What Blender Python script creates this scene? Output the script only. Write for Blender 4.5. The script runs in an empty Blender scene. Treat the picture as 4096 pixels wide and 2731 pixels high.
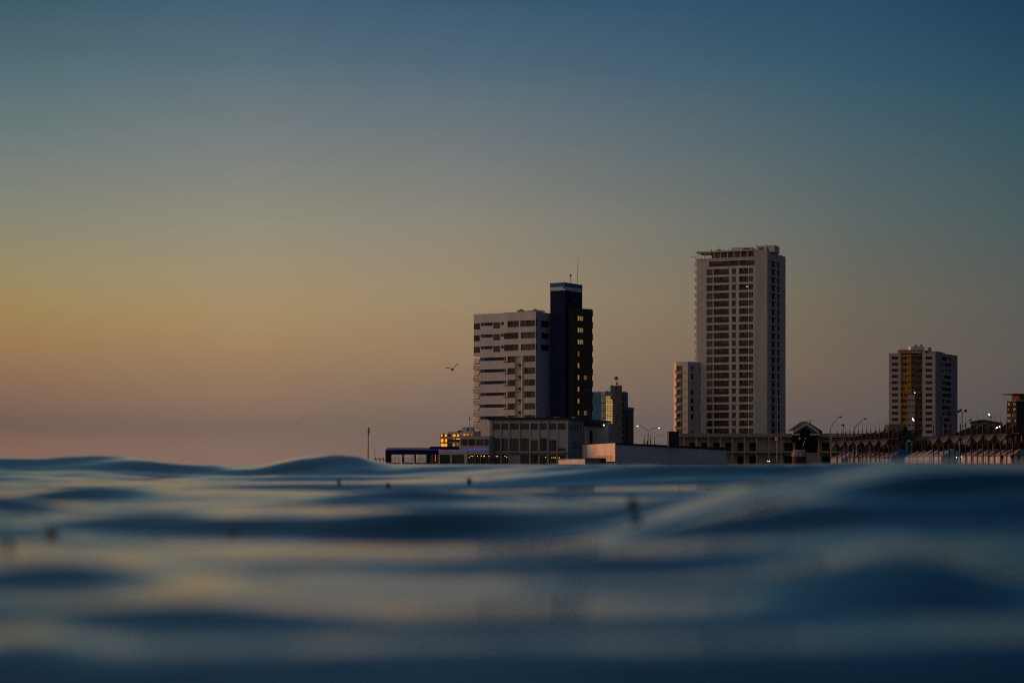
import bpy, math, random
import numpy as np
from mathutils import Vector, Matrix
R = random.Random(11)
FPX = 7964.0      # focal length in source pixels (70 mm on 36 mm, 4096 px)
YH = 1862.0       # horizon row in the photograph
HC = 0.13         # camera height above mean water
GZ = 0.4          # quay level
sc = bpy.context.scene
C = sc.collection

def at(px, py, Y):
    return Vector(((px-2048)/FPX*Y, Y, HC+(YH-py)/FPX*Y))

# ------------------------------------------------------------------ materials
MATS = {}
def mat(name, col, rough=0.7, var=0.12, scale=0.6, spec=0.3, metal=0.0, emit=None, es=0.0, streak=False):
    if name in MATS: return MATS[name]
    m = bpy.data.materials.new(name); m.use_nodes = True
    nt = m.node_tree; b = nt.nodes['Principled BSDF']
    b.inputs['Roughness'].default_value = rough
    b.inputs['Specular IOR Level'].default_value = spec
    b.inputs['Metallic'].default_value = metal
    if var > 0:
        tc = nt.nodes.new('ShaderNodeTexCoord'); mp = nt.nodes.new('ShaderNodeMapping')
        mp.inputs['Scale'].default_value = (1, 1, 0.18 if streak else 0.8)
        n = nt.nodes.new('ShaderNodeTexNoise'); n.inputs['Scale'].default_value = scale
        n.inputs['Detail'].default_value = 7; n.inputs['Roughness'].default_value = 0.65
        r = nt.nodes.new('ShaderNodeValToRGB')
        r.color_ramp.elements[0].position = 0.3; r.color_ramp.elements[1].position = 0.72
        r.color_ramp.elements[0].color = (*[c*(1-var) for c in col], 1)
        r.color_ramp.elements[1].color = (*[min(1, c*(1+var*0.8)) for c in col], 1)
        nt.links.new(tc.outputs['Object'], mp.inputs[0]); nt.links.new(mp.outputs[0], n.inputs['Vector'])
        nt.links.new(n.outputs['Fac'], r.inputs[0]); nt.links.new(r.outputs[0], b.inputs['Base Color'])
    else:
        b.inputs['Base Color'].default_value = (*col, 1)
    if emit:
        b.inputs['Emission Color'].default_value = (*emit, 1)
        b.inputs['Emission Strength'].default_value = es
    MATS[name] = m
    return m
def lit(name, emit, es): return mat(name, (0.05, 0.04, 0.03), 0.5, 0, emit=emit, es=es)

WHITE = mat('white_render', (0.60, 0.545, 0.51), 0.8, 0.16, 0.35, streak=True)
WHITE2 = mat('grey_white_render', (0.33, 0.34, 0.36), 0.85, 0.18, 0.4, streak=True)
CREAM = mat('cream_concrete', (0.54, 0.475, 0.42), 0.85, 0.16, 0.3, streak=True)
PINKC = mat('pink_cream_render', (0.50, 0.405, 0.355), 0.85, 0.16, 0.25, streak=True)
CONC = mat('weathered_concrete', (0.28, 0.245, 0.22), 0.9, 0.28, 0.5, streak=True)
CONCD = mat('dark_concrete', (0.09, 0.082, 0.078), 0.9, 0.3, 0.5, streak=True)
NAVY = mat('navy_cladding', (0.011, 0.015, 0.056), 0.7, 0.2, 0.4, spec=0.08)
NAVYP = mat('navy_paint', (0.012, 0.014, 0.04), 0.6, 0.2, 0.6)
BLUE = mat('blue_band', (0.012, 0.09, 0.34), 0.5, 0.12, 0.5)
PALEB = mat('pale_blue_render', (0.28, 0.38, 0.56), 0.75, 0.14, 0.4, streak=True)
CHAR = mat('charcoal_panel', (0.038, 0.037, 0.038), 0.7, 0.3, 1.2)
BLACKM = mat('black_metal', (0.015, 0.013, 0.014), 0.6, 0.2, 2)
POLEM = mat('brown_steel', (0.016, 0.013, 0.013), 0.6, 0.25, 2)
GALV = mat('galvanised_steel', (0.30, 0.27, 0.26), 0.5, 0.15, 2)
GLD = mat('dark_glass', (0.008, 0.008, 0.008), 0.15, 0, spec=0.28)
GLB = mat('bronze_glass', (0.036, 0.027, 0.011), 0.2, 0.3, 0.8, spec=0.3)
CURT = mat('pale_curtain', (0.13, 0.115, 0.09), 0.8, 0.3, 1.5)
CURT2 = mat('grey_curtain', (0.055, 0.053, 0.048), 0.8, 0.3, 1.5)
CURTR = mat('rust_reflection_tone', (0.065, 0.035, 0.026), 0.8, 0.3, 1.5)
VOID = mat('unlit_opening', (0.008, 0.008, 0.008), 0.9, 0.2, 1)
FRM = mat('window_frame', (0.30, 0.27, 0.25), 0.6, 0)
FRMD = mat('dark_frame', (0.025, 0.022, 0.02), 0.6, 0)
TEAL = mat('teal_render', (0.36, 0.40, 0.37), 0.8, 0.16, 0.3)
TEALD = mat('deep_teal_render', (0.07, 0.22, 0.30), 0.8, 0.16, 0.3)
BROWNP = mat('brown_ribbed_panel', (0.125, 0.10, 0.085), 0.8, 0.5, 0.9, streak=True)
GOLD = mat('sunset_gold_glazing', (0.30, 0.19, 0.06), 0.3, 0.15, 0.3, emit=(0.95, 0.56, 0.16), es=0.38)  # gold colour and emission stand for sunset reflected in the glass
OCHRE = mat('ochre_render', (0.56, 0.25, 0.03), 0.85, 0.16, 0.3)
OLIVE = mat('olive_render', (0.11, 0.085, 0.028), 0.85, 0.2, 0.3)
MAUVE = mat('lilac_render', (0.22, 0.22, 0.30), 0.85, 0.18, 0.3)
RUST = mat('rust_red_render', (0.14, 0.052, 0.028), 0.85, 0.25, 0.4)
SAIL = mat('canvas_membrane', (0.15, 0.135, 0.12), 0.85, 0.25, 0.8)
TENTW = mat('white_tent_fabric', (0.50, 0.45, 0.45), 0.8, 0.12, 0.9)
TENTB = mat('blue_tent_fabric', (0.05, 0.20, 0.62), 0.8, 0.12, 0.9)
TENTT = mat('teal_tent_fabric', (0.14, 0.30, 0.32), 0.8, 0.12, 0.9)
TILE = mat('clay_roof_tiles', (0.12, 0.055, 0.045), 0.9, 0.35, 1.5)
THATCH = mat('thatch', (0.075, 0.070, 0.060), 0.95, 0.4, 1.2)
SANDM = mat('beach_sand', (0.16, 0.13, 0.10), 0.95, 0.2, 0.5)
PAVE = mat('quay_paving', (0.12, 0.115, 0.11), 0.9, 0.25, 0.3)
BARK = mat('bark', (0.10, 0.08, 0.065), 0.95, 0.3, 3)
LEAF = mat('dark_foliage', (0.020, 0.026, 0.012), 0.85, 0.5, 1.5)
REDW = mat('dull_red_paint', (0.05, 0.012, 0.01), 0.8, 0.3, 1)
FEATH = mat('dark_feathers', (0.035, 0.028, 0.025), 0.8, 0.2, 6)
DISHM = mat('dish_rust', (0.14, 0.10, 0.085), 0.7, 0.2, 2)
L_OR = lit('emissive_orange_window', (1.0, 0.34, 0.012), 1.5)  # even orange emission on the house panes
L_OR2 = lit('dim_orange_window', (1.0, 0.25, 0.03), 0.30)
L_YEL = lit('reflecting_yellow_window', (0.85, 0.48, 0.09), 0.34)  # emission put in for sunset reflected by the glass
L_AMB = lit('warm_bulb', (1.0, 0.60, 0.14), 3.2)
L_WH = lit('white_lamp', (1.0, 0.93, 0.75), 3.0)
L_COLD = lit('cold_lamp', (0.75, 0.95, 1.0), 2.5)
L_GRN = lit('green_lamp', (0.1, 1.0, 0.45), 2.0)
L_BLUE = lit('blue_neon', (0.02, 0.10, 1.0), 0.9)
L_PUR = lit('violet_neon', (0.07, 0.06, 0.6), 0.4)
L_RED = lit('red_neon', (1.0, 0.16, 0.08), 0.7)

# ------------------------------------------------------------------ mesh builder
class MB:
    def __init__(s): s.v = []; s.f = []; s.m = []; s.mats = []; s.sm = False
    def mi(s, m):
        if m not in s.mats: s.mats.append(m)
        return s.mats.index(m)
    def poly(s, pts, m):
        b = len(s.v); s.v += [tuple(p) for p in pts]
        s.f.append(tuple(range(b, b+len(pts)))); s.m.append(s.mi(m)); return s
    def hexa(s, lo, hi, m):   # two quads
        n = len(lo); b = len(s.v); s.v += [tuple(p) for p in lo]+[tuple(p) for p in hi]; k = s.mi(m)
        s.f.append(tuple(b+i for i in reversed(range(n)))); s.f.append(tuple(b+n+i for i in range(n)))
        for i in range(n):
            j = (i+1) % n; s.f.append((b+i, b+j, b+n+j, b+n+i))
        s.m += [k]*(n+2); return s
    def box(s, x0, x1, y0, y1, z0, z1, m):
        return s.hexa([(x0,y0,z0),(x1,y0,z0),(x1,y1,z0),(x0,y1,z0)], [(x0,y0,z1),(x1,y0,z1),(x1,y1,z1),(x0,y1,z1)], m)
    def fbox(s, F, s0, s1, z0, z1, o0, o1, m):
        a = [F.pt(s0,z0,o1), F.pt(s1,z0,o1), F.pt(s1,z0,o0), F.pt(s0,z0,o0)]
        c = [F.pt(s0,z1,o1), F.pt(s1,z1,o1), F.pt(s1,z1,o0), F.pt(s0,z1,o0)]
        return s.hexa(a, c, m)
    def tube(s, pts, rs, m, n=8, cap=True):
        pts = [Vector(p) for p in pts]; k = s.mi(m); b0 = len(s.v)
        if not isinstance(rs, (list, tuple)): rs = [rs]*len(pts)
        for i, p in enumerate(pts):
            d = (pts[min(i+1, len(pts)-1)]-pts[max(i-1, 0)]).normalized()
            a = d.cross(Vector((0, 1, 0.01))) if abs(d.y) < 0.9 else d.cross(Vector((1, 0, 0)))
            a.normalize(); c = d.cross(a)
            for j in range(n):
                t = 2*math.pi*j/n; s.v.append(tuple(p+(a*math.cos(t)+c*math.sin(t))*rs[i]))
        for i in range(len(pts)-1):
            for j in range(n):
                q = (j+1) % n
                s.f.append((b0+i*n+j, b0+i*n+q, b0+(i+1)*n+q, b0+(i+1)*n+j)); s.m.append(k)
        if cap:
            s.f.append(tuple(b0+j for j in reversed(range(n)))); s.m.append(k)
            e = b0+(len(pts)-1)*n; s.f.append(tuple(e+j for j in range(n))); s.m.append(k)
        return s
    def lathe(s, c, prof, m, n=20):
        b0 = len(s.v); k = s.mi(m); c = Vector(c)
        for r, z in prof:
            for j in range(n):
                t = 2*math.pi*j/n; s.v.append((c.x+r*math.cos(t), c.y+r*math.sin(t), c.z+z))
        for i in range(len(prof)-1):
            for j in range(n):
                q = (j+1) % n
                s.f.append((b0+i*n+j, b0+i*n+q, b0+(i+1)*n+q, b0+(i+1)*n+j)); s.m.append(k)
        return s
    def ball(s, c, r, m, n=10):
        return s.lathe(c, [(max(1e-4, r*math.sin(math.pi*i/6)), -r*math.cos(math.pi*i/6)) for i in range(7)], m, n)
    def build(s, name, parent=None, smooth=False):
        me = bpy.data.meshes.new(name)
        o = bpy.data.objects.new(name, me); C.objects.link(o)
        off = Vector((0, 0, 0))
        if parent is not None:
            o.parent = parent; off = parent.location
        elif s.v:
            a = np.array(s.v); off = Vector((float(a[:,0].mean()), float(a[:,1].mean()), float(a[:,2].min()))); o.location = off
        me.from_pydata([(v[0]-off.x, v[1]-off.y, v[2]-off.z) for v in s.v], [], s.f)
        for m in s.mats: me.materials.append(m)
        me.polygons.foreach_set('material_index', s.m)
        if smooth: me.polygons.foreach_set('use_smooth', [True]*len(s.f))
        me.update()
        return o

def tag(o, label=None, cat=None, group=None, kind=None):
    if label: o['label'] = label
    if cat: o['category'] = cat
    if group: o['group'] = group
    if kind: o['kind'] = kind
    return o
def thing(name, label, cat, loc, group=None):
    o = bpy.data.objects.new(name, None); C.objects.link(o); o.location = loc
    o.empty_display_size = 0.5
    return tag(o, label, cat, group)
def copy_tree(o, parent=None):
    c = o.copy(); C.objects.link(c)
    if parent is not None: c.parent = parent
    for ch in [x for x in bpy.data.objects if x.parent == o]:
        copy_tree(ch, c)
    return c

def back(P, d):
    return Vector((P[0]*(1+d/P[1])+.4, P[1]+d))
class Fac:   # a vertical facade between two plan points given by pixel column and distance
    def __init__(s, pa, Ya, pb, Yb):
        s.A = Vector(((pa-2048)/FPX*Ya, Ya)); s.B = Vector(((pb-2048)/FPX*Yb, Yb)); s._init()
    @classmethod
    def from_pts(c, A, B):
        s = c.__new__(c); s.A = Vector(A); s.B = Vector(B); s._init(); return s
    def _init(s):
        s.L = (s.B-s.A).length; s.u = (s.B-s.A)/s.L
        n = Vector((s.u.y, -s.u.x))
        s.n = n if n.dot(-(s.A+s.B)/2) > 0 else -n
    def s(s_, px):
        k = (px-2048)/FPX
        den = s_.u.x-k*s_.u.y
        return (k*s_.A.y-s_.A.x)/den
    def Y(s_, s): return s_.A.y+s_.u.y*s
    def z(s_, py, px=None, s=None):
        if s is None: s = s_.s(px) if px is not None else 0
        return HC+(YH-py)/FPX*s_.Y(s)
    def pt(s_, s, z, o=0.0):
        p = s_.A+s_.u*s+s_.n*o
        return Vector((p.x, p.y, z))

def wall_holes(mb, F, s0, s1, z0, z1, holes, depth, m, o=0.0, mr=None):
    """wall with rectangular openings (sa,sb,za,zb[,depth]) and their reveals"""
    ss = sorted({s0, s1}|{round(v, 4) for h in holes for v in h[:2] if s0 < v < s1})
    zs = sorted({z0, z1}|{round(v, 4) for h in holes for v in h[2:4] if z0 < v < z1})
    for i in range(len(ss)-1):
        run = None
        for j in range(len(zs)-1):
            cs = (ss[i]+ss[i+1])/2; cz = (zs[j]+zs[j+1])/2
            inside = any(h[0]-1e-3 < cs < h[1]+1e-3 and h[2]-1e-3 < cz < h[3]+1e-3 for h in holes)
            if not inside:
                if run is None: run = [zs[j], zs[j+1]]
                else: run[1] = zs[j+1]
            if (inside or j == len(zs)-2) and run:
                mb.poly([F.pt(ss[i],run[0],o), F.pt(ss[i+1],run[0],o), F.pt(ss[i+1],run[1],o), F.pt(ss[i],run[1],o)], m); run = None
    for h in holes:
        a, b, c, d = h[:4]; dp = h[4] if len(h) > 4 else depth; k = o-dp
        mm = mr or m
        mb.poly([F.pt(a,c,o), F.pt(b,c,o), F.pt(b,c,k), F.pt(a,c,k)], mm)
        mb.poly([F.pt(a,d,o), F.pt(b,d,o), F.pt(b,d,k), F.pt(a,d,k)], mm)
        mb.poly([F.pt(a,c,o), F.pt(a,d,o), F.pt(a,d,k), F.pt(a,c,k)], mm)
        mb.poly([F.pt(b,c,o), F.pt(b,d,o), F.pt(b,d,k), F.pt(b,c,k)], mm)

def pane(F, h, depth, parent, pal, strips=4, name='window', fr=FRM, fw=0.05, nm=None, o=0.0, frame=True, zsplit=None):
    """glass of one opening with curtains behind it, its frame a child of it"""
    a, b, c, d = h[:4]; dp = (h[4] if len(h) > 4 else depth); k = o-dp
    mb = MB(); n = strips
    cuts = [a]+sorted(a+(b-a)*((i+R.uniform(-.25, .25))/n) for i in range(1, n))+[b]
    for i in range(n):
        m = R.choice(pal)
        if R.random() < 0.25 and m in (CURT, CURT2, CURTR):
            zm = c+(d-c)*R.uniform(.25, .6)
            mb.poly([F.pt(cuts[i],c,k), F.pt(cuts[i+1],c,k), F.pt(cuts[i+1],zm,k), F.pt(cuts[i],zm,k)], GLD)
            mb.poly([F.pt(cuts[i],zm,k), F.pt(cuts[i+1],zm,k), F.pt(cuts[i+1],d,k), F.pt(cuts[i],d,k)], m)
        else:
            mb.poly([F.pt(cuts[i],c,k), F.pt(cuts[i+1],c,k), F.pt(cuts[i+1],d,k), F.pt(cuts[i],d,k)], m)
    w = mb.build(name, parent)
    if frame:
        f = MB(); nm = nm or strips
        for i in range(nm+1):
            x = a+(b-a)*i/nm
            x0 = min(max(x-fw/2, a+.003), b-fw-.003)
            f.fbox(F, x0, x0+fw, c+.004, d-.004, k+.004, k+.05, fr)
        f.fbox(F, a+fw, b-fw, c+.006, c+fw, k+.006, k+.045, fr)
        f.fbox(F, a+fw, b-fw, d-fw, d-.006, k+.006, k+.045, fr)
        if zsplit:
            zz = c+(d-c)*zsplit; f.fbox(F, a+fw, b-fw, zz-fw/2, zz+fw/2, k+.006, k+.046, fr)
        g = f.build('frame', parent); g.parent = w; g.location = (0, 0, 0)
        # same frame of reference: the pane object sits at its parent's origin
    return w

def prism_rest(mb, pts, z0, z1, skip, m, roof=None):
    """plain walls (all edges but those skipped) and flat roof of a footprint"""
    n = len(pts)
    for i in range(n):
        if i in skip: continue
        p, q = pts[i], pts[(i+1) % n]
        mb.poly([(p[0],p[1],z0),(q[0],q[1],z0),(q[0],q[1],z1),(p[0],p[1],z1)], m)
    mb.poly([(p[0],p[1],z1) for p in pts], roof or m)

PAL_T = [GLD, GLD, GLD, CURT2, CURT2, CURT, CURTR]
PAL_B = [GLB, GLB, GLB, CURT2, GLD]

# ================================================================== HOTEL WITH BANDED BALCONIES
def hotel():
    F = Fac(1894.7, 499.4, 2143.8, 490.0); S = Fac(2143.8, 490.0, 2203, 496.0)
    zt = F.z(1246.1, 2143.8); root = thing('banded_hotel', 'pale hotel block with stepped white balcony bands and thin blue strips', 'hotel', F.pt(F.L/2, GZ, -6))
    sB = F.L; s0 = 0.0; sM = F.s(2015.5); sN = F.s(1919.5)
    pitch = (F.z(1279, 2143.8)-F.z(1563.8, 2143.8))/6.0
    z0t = F.z(1279.5, 2143.8); hh = 1.52
    m = MB(); holes = []; wins = []; strips = []
    def hx(a, b, i, up=0.0, dn=None, dp=.25):
        zt_ = z0t-pitch*i-up; h = (F.s(a), F.s(b), zt_-(dn or hh), zt_, dp); holes.append(h); return h
    side = []
    for i in range(10):
        if i < 3:
            if i == 0: wins += [(hx(2030, 2076, i), 3), (hx(2081, 2142.8, i), 5)]
            else: wins += [(hx(2016.5, 2073.5, i), 2), (hx(2083.5, 2142.8, i), 2)]
            # left part: corner window, blue strip, small window, blue strip
            wins.append((hx(1896, 1919.5, i, .25), 3))
            strips.append(hx(1922.5, 1971, i, .16, .76, .4))
            wins.append((hx(1973.5, 2001, i, .2, 1.5), 2))
            strips.append(hx(2003.5, 2015, i, .16, .74, .4))
        elif i < 9:
            wins += [(hx(2030, 2060, i, -.02), 3), (hx(2096.5, 2142.8, i, -.02), 4)]
            holes.append((F.s(2060.4), F.s(2086.5), z0t-pitch*(i+1)+.0, z0t-pitch*i+.02, .55)); strips.append(('rec',)+holes[-1])
            strips.append(hx(1921, 2024, i, .12, .80, .4))
    holes2 = []
    # split into the projecting right block and the left block so the two roof levels differ
    zl = F.z(1257.6, 1894.7)
    body = MB(); zb = GZ
    R_h = [h for h in holes if h[0] >= sM-.02]
    L_h = [h for h in holes if h[1] <= sM+.02]
    mix = [h for h in holes if h[0] < sM-.02 and h[1] > sM+.02]
    for h in mix:
        L_h.append((h[0], sM, *h[2:])); R_h.append((sM, h[1], *h[2:]))
    zLow = z0t-pitch*3+.35
    # left block: top floors reach the corner, lower floors are set in behind the stepped balconies
    # projecting block stands 0.28 m in front
    wall_holes(body, F, 0, sM, zLow, zl, [h for h in L_h if h[2] > zLow-.01], .25, WHITE)
    wall_holes(body, F, sN, sM, zb, zLow, [h for h in L_h if h[2] <= zLow-.01], .25, WHITE)
    wall_holes(body, F, sM, sB, zb, zt, R_h, .25, WHITE, o=0.0)
    A, B_, Cc = F.A, F.B, S.B
    back = [Cc+Vector((-F.u.x*-0, 0)), Cc, F.A+S.u*(S.L), F.A]
    D = F.A+S.u*S.L
    # side face (bluish light put into its colour) with its dark band windows
    sh = []
    for i in range(3):
        zz = z0t-pitch*i+.0
        sh.append((S.s(2165), S.s(2202), zz-hh-.02, zz-.02, .3)); sh.append((.004, S.s(2152.5), zz-hh, zz, .25))
    for i in range(3, 9):
        zz = z0t-pitch*i+.0; sh.append((.004, S.s(2149.5), zz-hh, zz, .25))
    body.mi(PALEB)
    wall_holes(body, S, 0, S.L, zb, zt, sh, .3, PALEB)
    body.poly([(Cc.x,Cc.y,zb),(D.x,D.y,zb),(D.x,D.y,zl),(Cc.x,Cc.y,zt)], WHITE)
    n0 = F.pt(sN, 0); e0 = Vector((n0.x, n0.y))+S.u*S.L
    body.poly([(A.x,A.y,zLow),(D.x,D.y,zLow),(D.x,D.y,zl),(A.x,A.y,zl)], WHITE)
    body.poly([(n0.x,n0.y,zb),(e0.x,e0.y,zb),(e0.x,e0.y,zLow),(n0.x,n0.y,zLow)], WHITE)
    body.poly([(A.x,A.y,zLow),(n0.x,n0.y,zLow),(e0.x,e0.y,zLow),(D.x,D.y,zLow)], WHITE)
    q = F.pt(sM, 0); qe = Vector((q.x, q.y))+S.u*S.L
    body.poly([(A.x,A.y,zl),(q.x,q.y,zl),(qe.x,qe.y,zl),(D.x,D.y,zl)], CONC)
    body.poly([(q.x,q.y,zt),(B_.x,B_.y,zt),(Cc.x,Cc.y,zt),(qe.x,qe.y,zt)], CONC)
    body.poly([(q.x,q.y,zl),(qe.x,qe.y,zl),(qe.x,qe.y,zt),(q.x,q.y,zt)], WHITE)
    # raised coping of the right-hand block
    body.fbox(F, sM+.02, sB-.02, zt-.0, zt+.12, -.3, .05, WHITE)
    body.build('wall', root)
    for h, n in wins:
        pane(F, h, .25, root, PAL_B, n, fr=FRMD, fw=.06)
    for h in sh:
        if h[0] < .1: pane(S, h, .25, root, [GLD], 1, fr=FRMD, fw=.05)
        else: pane(S, h, .3, root, [GLD], 2, name='window', fr=FRMD, fw=.05)
    for h in strips:
        if h[0] == 'rec':
            h = h[1:]; b = MB(); b.poly([F.pt(h[0],h[2],-.55), F.pt(h[1],h[2],-.55), F.pt(h[1],h[3],-.55), F.pt(h[0],h[3],-.55)], CREAM)
            r = b.build('recess_panel', root)
        else:
            b = MB(); sp = min(h[1], F.s(1935.5))
            if h[0] < F.s(1930):
                b.poly([F.pt(h[0],h[2],-.4), F.pt(sp,h[2],-.4), F.pt(sp,h[3],-.4), F.pt(h[0],h[3],-.4)], BLUE)
                b.poly([F.pt(sp,h[2],-.4), F.pt(h[1],h[2],-.4), F.pt(h[1],h[3],-.4), F.pt(sp,h[3],-.4)], NAVYP)
            else: b.poly([F.pt(h[0],h[2],-.4), F.pt(h[1],h[2],-.4), F.pt(h[1],h[3],-.4), F.pt(h[0],h[3],-.4)], NAVYP)
            b.build('blue_strip', root)
    # stepped balcony fronts of the lower floors, their slanting side fins
    sx = F.s(1892.3)
    for i in range(3, 10):
        zc = z0t-pitch*i-.16
        b = MB(); b.fbox(F, sx, sN-.003, zc-1.95-.95, zc-1.95+.18, -3.0, -.02, WHITE); b.build('balcony', root)
        f = MB(); za, zb2 = zc-.05, zc-1.35
        sl_ = F.s(1884.5)
        lo = [F.pt(sl_,zb2,-1.4), F.pt(F.s(1912),zb2,-.1), F.pt(F.s(1912),zb2,-.6), F.pt(sl_,zb2,-1.9)]
        hi = [F.pt(sl_,za,-1.4), F.pt(F.s(1919),za,-.1), F.pt(F.s(1919),za,-.6), F.pt(sl_,za,-1.9)]
        f.hexa(lo, hi, WHITE2)
        f.fbox(F, F.s(1894.5), F.s(1912), zb2-.16, zb2-.01, -1.2, -.05, FRMD)
        f.build('balcony_fin', root)
        # ledge beside the windows, air conditioner and its shade
        if i < 9:
            g = MB(); g.fbox(F, F.s(2016.5), F.s(2029), z0t-pitch*i-1.36, z0t-pitch*i-1.24, .01, .5, FRMD)
            g.build('ledge', root)
            g = MB(); zz = z0t-pitch*i-1.9
            g.fbox(F, F.s(2073), F.s(2083), zz-.62, zz, -.54, .1, CURT2)
            p = F.pt(F.s(2078), zz-.3, .11)
            g.tube([p, p+Vector((F.n.x, F.n.y, 0))*.05], .22, BLACKM, 12)
            g.build('air_conditioner', root)
    g = MB(); g.tube([F.pt(F.s(2090), GZ+8, .22), F.pt(F.s(2091), z0t-pitch*3+.1, .22)], .22, CREAM, 10); g.build('service_pipe', root)
    # roof coping joints, three little pyramid skylights, a rooftop hatch
    for px, w in ((2075, 1.05), (2161, 1.0), (2187, .82)):
        g = MB()
        if px < 2143: p = F.pt(F.s(px), zt+.3, -1.2)
        else: p = S.pt(S.s(px), zt+.3, -1.4)
        for dx, dy in ((-.6, -.6), (.6, -.6), (.6, .6), (-.6, .6)):
            g.tube([p+Vector((dx*w, dy*w, -.35)), p+Vector((dx*w, dy*w, .02))], .05, FRMD, 6)
        base = [p+Vector((-w,-w,0)), p+Vector((w,-w,0)), p+Vector((w,w,0)), p+Vector((-w,w,0))]
        base2 = [v+Vector((0,0,.06)) for v in base]
        g.hexa(base, base2, WHITE2)
        tip = p+Vector((0, 0, .62*w))
        for a in range(4): g.poly([base2[a], base2[(a+1)%4], tip], WHITE2)
        g.build('rooftop_canopy', root)
    g = MB(); g.fbox(F, F.s(2095), F.s(2106), zt+.1, zt+.42, -2.2, -1.4, RUST); g.build('roof_hatch', root)
    g = MB(); g.fbox(F, F.s(2115), F.s(2143), zt+.12, zt+.4, -2.2, -1.0, WHITE2); g.build('roof_plant', root)
    g = MB()
    for k in range(7):
        s_ = F.s(1898+k*18); g.tube([F.pt(s_, zl, -.3), F.pt(s_, zl+R.uniform(.3, .8), -.3)], .03, FRMD, 5)
    g.build('lightning_rod', root)
hotel()

def blue_tower():
    A = Fac(2200.8, 492.6, 2261, 490.5); B = Fac(2261, 490.5, 2329, 497.4)
    zt = A.z(1131, 2261); root = thing('navy_stair_tower', 'tall navy blue tower with bright blue crown and white stripe', 'tower', B.pt(0, GZ, -3))
    D = A.A+(B.B-B.A)
    z1 = zt-.95; z2 = zt-1.72
    g = MB(); lo = [(A.A.x,A.A.y,GZ),(A.B.x,A.B.y,GZ),(B.B.x,B.B.y,GZ),(D.x,D.y,GZ)]
    up = lambda L, z, e=0: [(p[0], p[1], z) for p in L]
    g.hexa(lo, up(lo, z2), NAVY); g.build('shaft', root)
    c = (Vector((lo[0][0], lo[0][1], 0))+Vector((lo[2][0], lo[2][1], 0)))/2
    def gr(L, e): return [(c.x+(p[0]-c.x)*e, c.y+(p[1]-c.y)*e, p[2]) for p in L]
    g = MB(); g.hexa(gr(up(lo, z2), 1.006), gr(up(lo, z1), 1.006), WHITE)
    g.hexa(gr(up(lo, z2-.12), 1.014), gr(up(lo, z2+.02), 1.014), WHITE); g.build('white_band', root)
    g = MB(); g.hexa(gr(up(lo, z1), 1.012), gr(up(lo, zt), 1.012), BLUE); g.hexa(gr(up(lo, zt), 1.03), gr(up(lo, zt+.08), 1.03), NAVYP); g.build('blue_crown', root)
    g = MB(); g.fbox(A, A.L-.42, A.L-.06, z2+.3, z1-.02, .02, .12, VOID); g.build('vent', root)
    # gull emblem on the shaft
    g = MB()
    def stroke(pts, r):
        g.tube([B.pt(B.s(x), B.z(y, x), .06) for x, y in pts], r, PALEB2, 6)
    stroke([(2293, 1166), (2288, 1176), (2286, 1186), (2289, 1197), (2294, 1203), (2301, 1206)], [.02, .05, .06, .06, .05, .02])
    stroke([(2319, 1178), (2313, 1188), (2307, 1196), (2301, 1202), (2298, 1210)], [.02, .05, .08, .14, .05])
    stroke([(2293, 1166), (2301, 1160), (2310, 1159)], [.03, .03, .02])
    g.build('gull_emblem', root)
    # things on its roof
    t = thing('rooftop_antenna', 'very tall thin antenna whip on the navy tower roof', 'antenna', at(2308.5, 1134, 494))
    g = MB(); g.tube([at(2308.5, 1137, 494), at(2311.5, 1055, 494)], [.055, .05], BLACKM, 6); g.build('pole', t)
    g = MB(); g.tube([at(2311.5, 1055, 494), at(2313, 1019, 494)], [.03, .02], BLACKM, 6); g.build('whip', t)
    t = thing('rooftop_floodlight', 'round floodlight on a short mast above the navy tower', 'floodlight', at(2282, 1132, 493))
    g = MB(); g.tube([at(2282, 1136, 493), at(2282.3, 1106, 493)], .05, BLACKM, 6); g.build('pole', t)
    g = MB(); g.ball(at(2281.8, 1101.5, 493), .26, DISHM, 12); g.tube([at(2279, 1098, 493), at(2283, 1104, 492.6)], [.1, .25], DISHM, 10); g.build('lamp_head', t)
    g = MB(); g.tube([at(2259, 1133, 491.5), at(2258.3, 1118, 491.5)], [.06, .03], BLACKM, 6)
    tag(g.build('lightning_spike'), 'small spike at the front corner of the navy tower roof', 'antenna')
PALEB2 = mat('emblem_blue', (0.10, 0.13, 0.30), 0.6, 0)
blue_tower()

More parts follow.
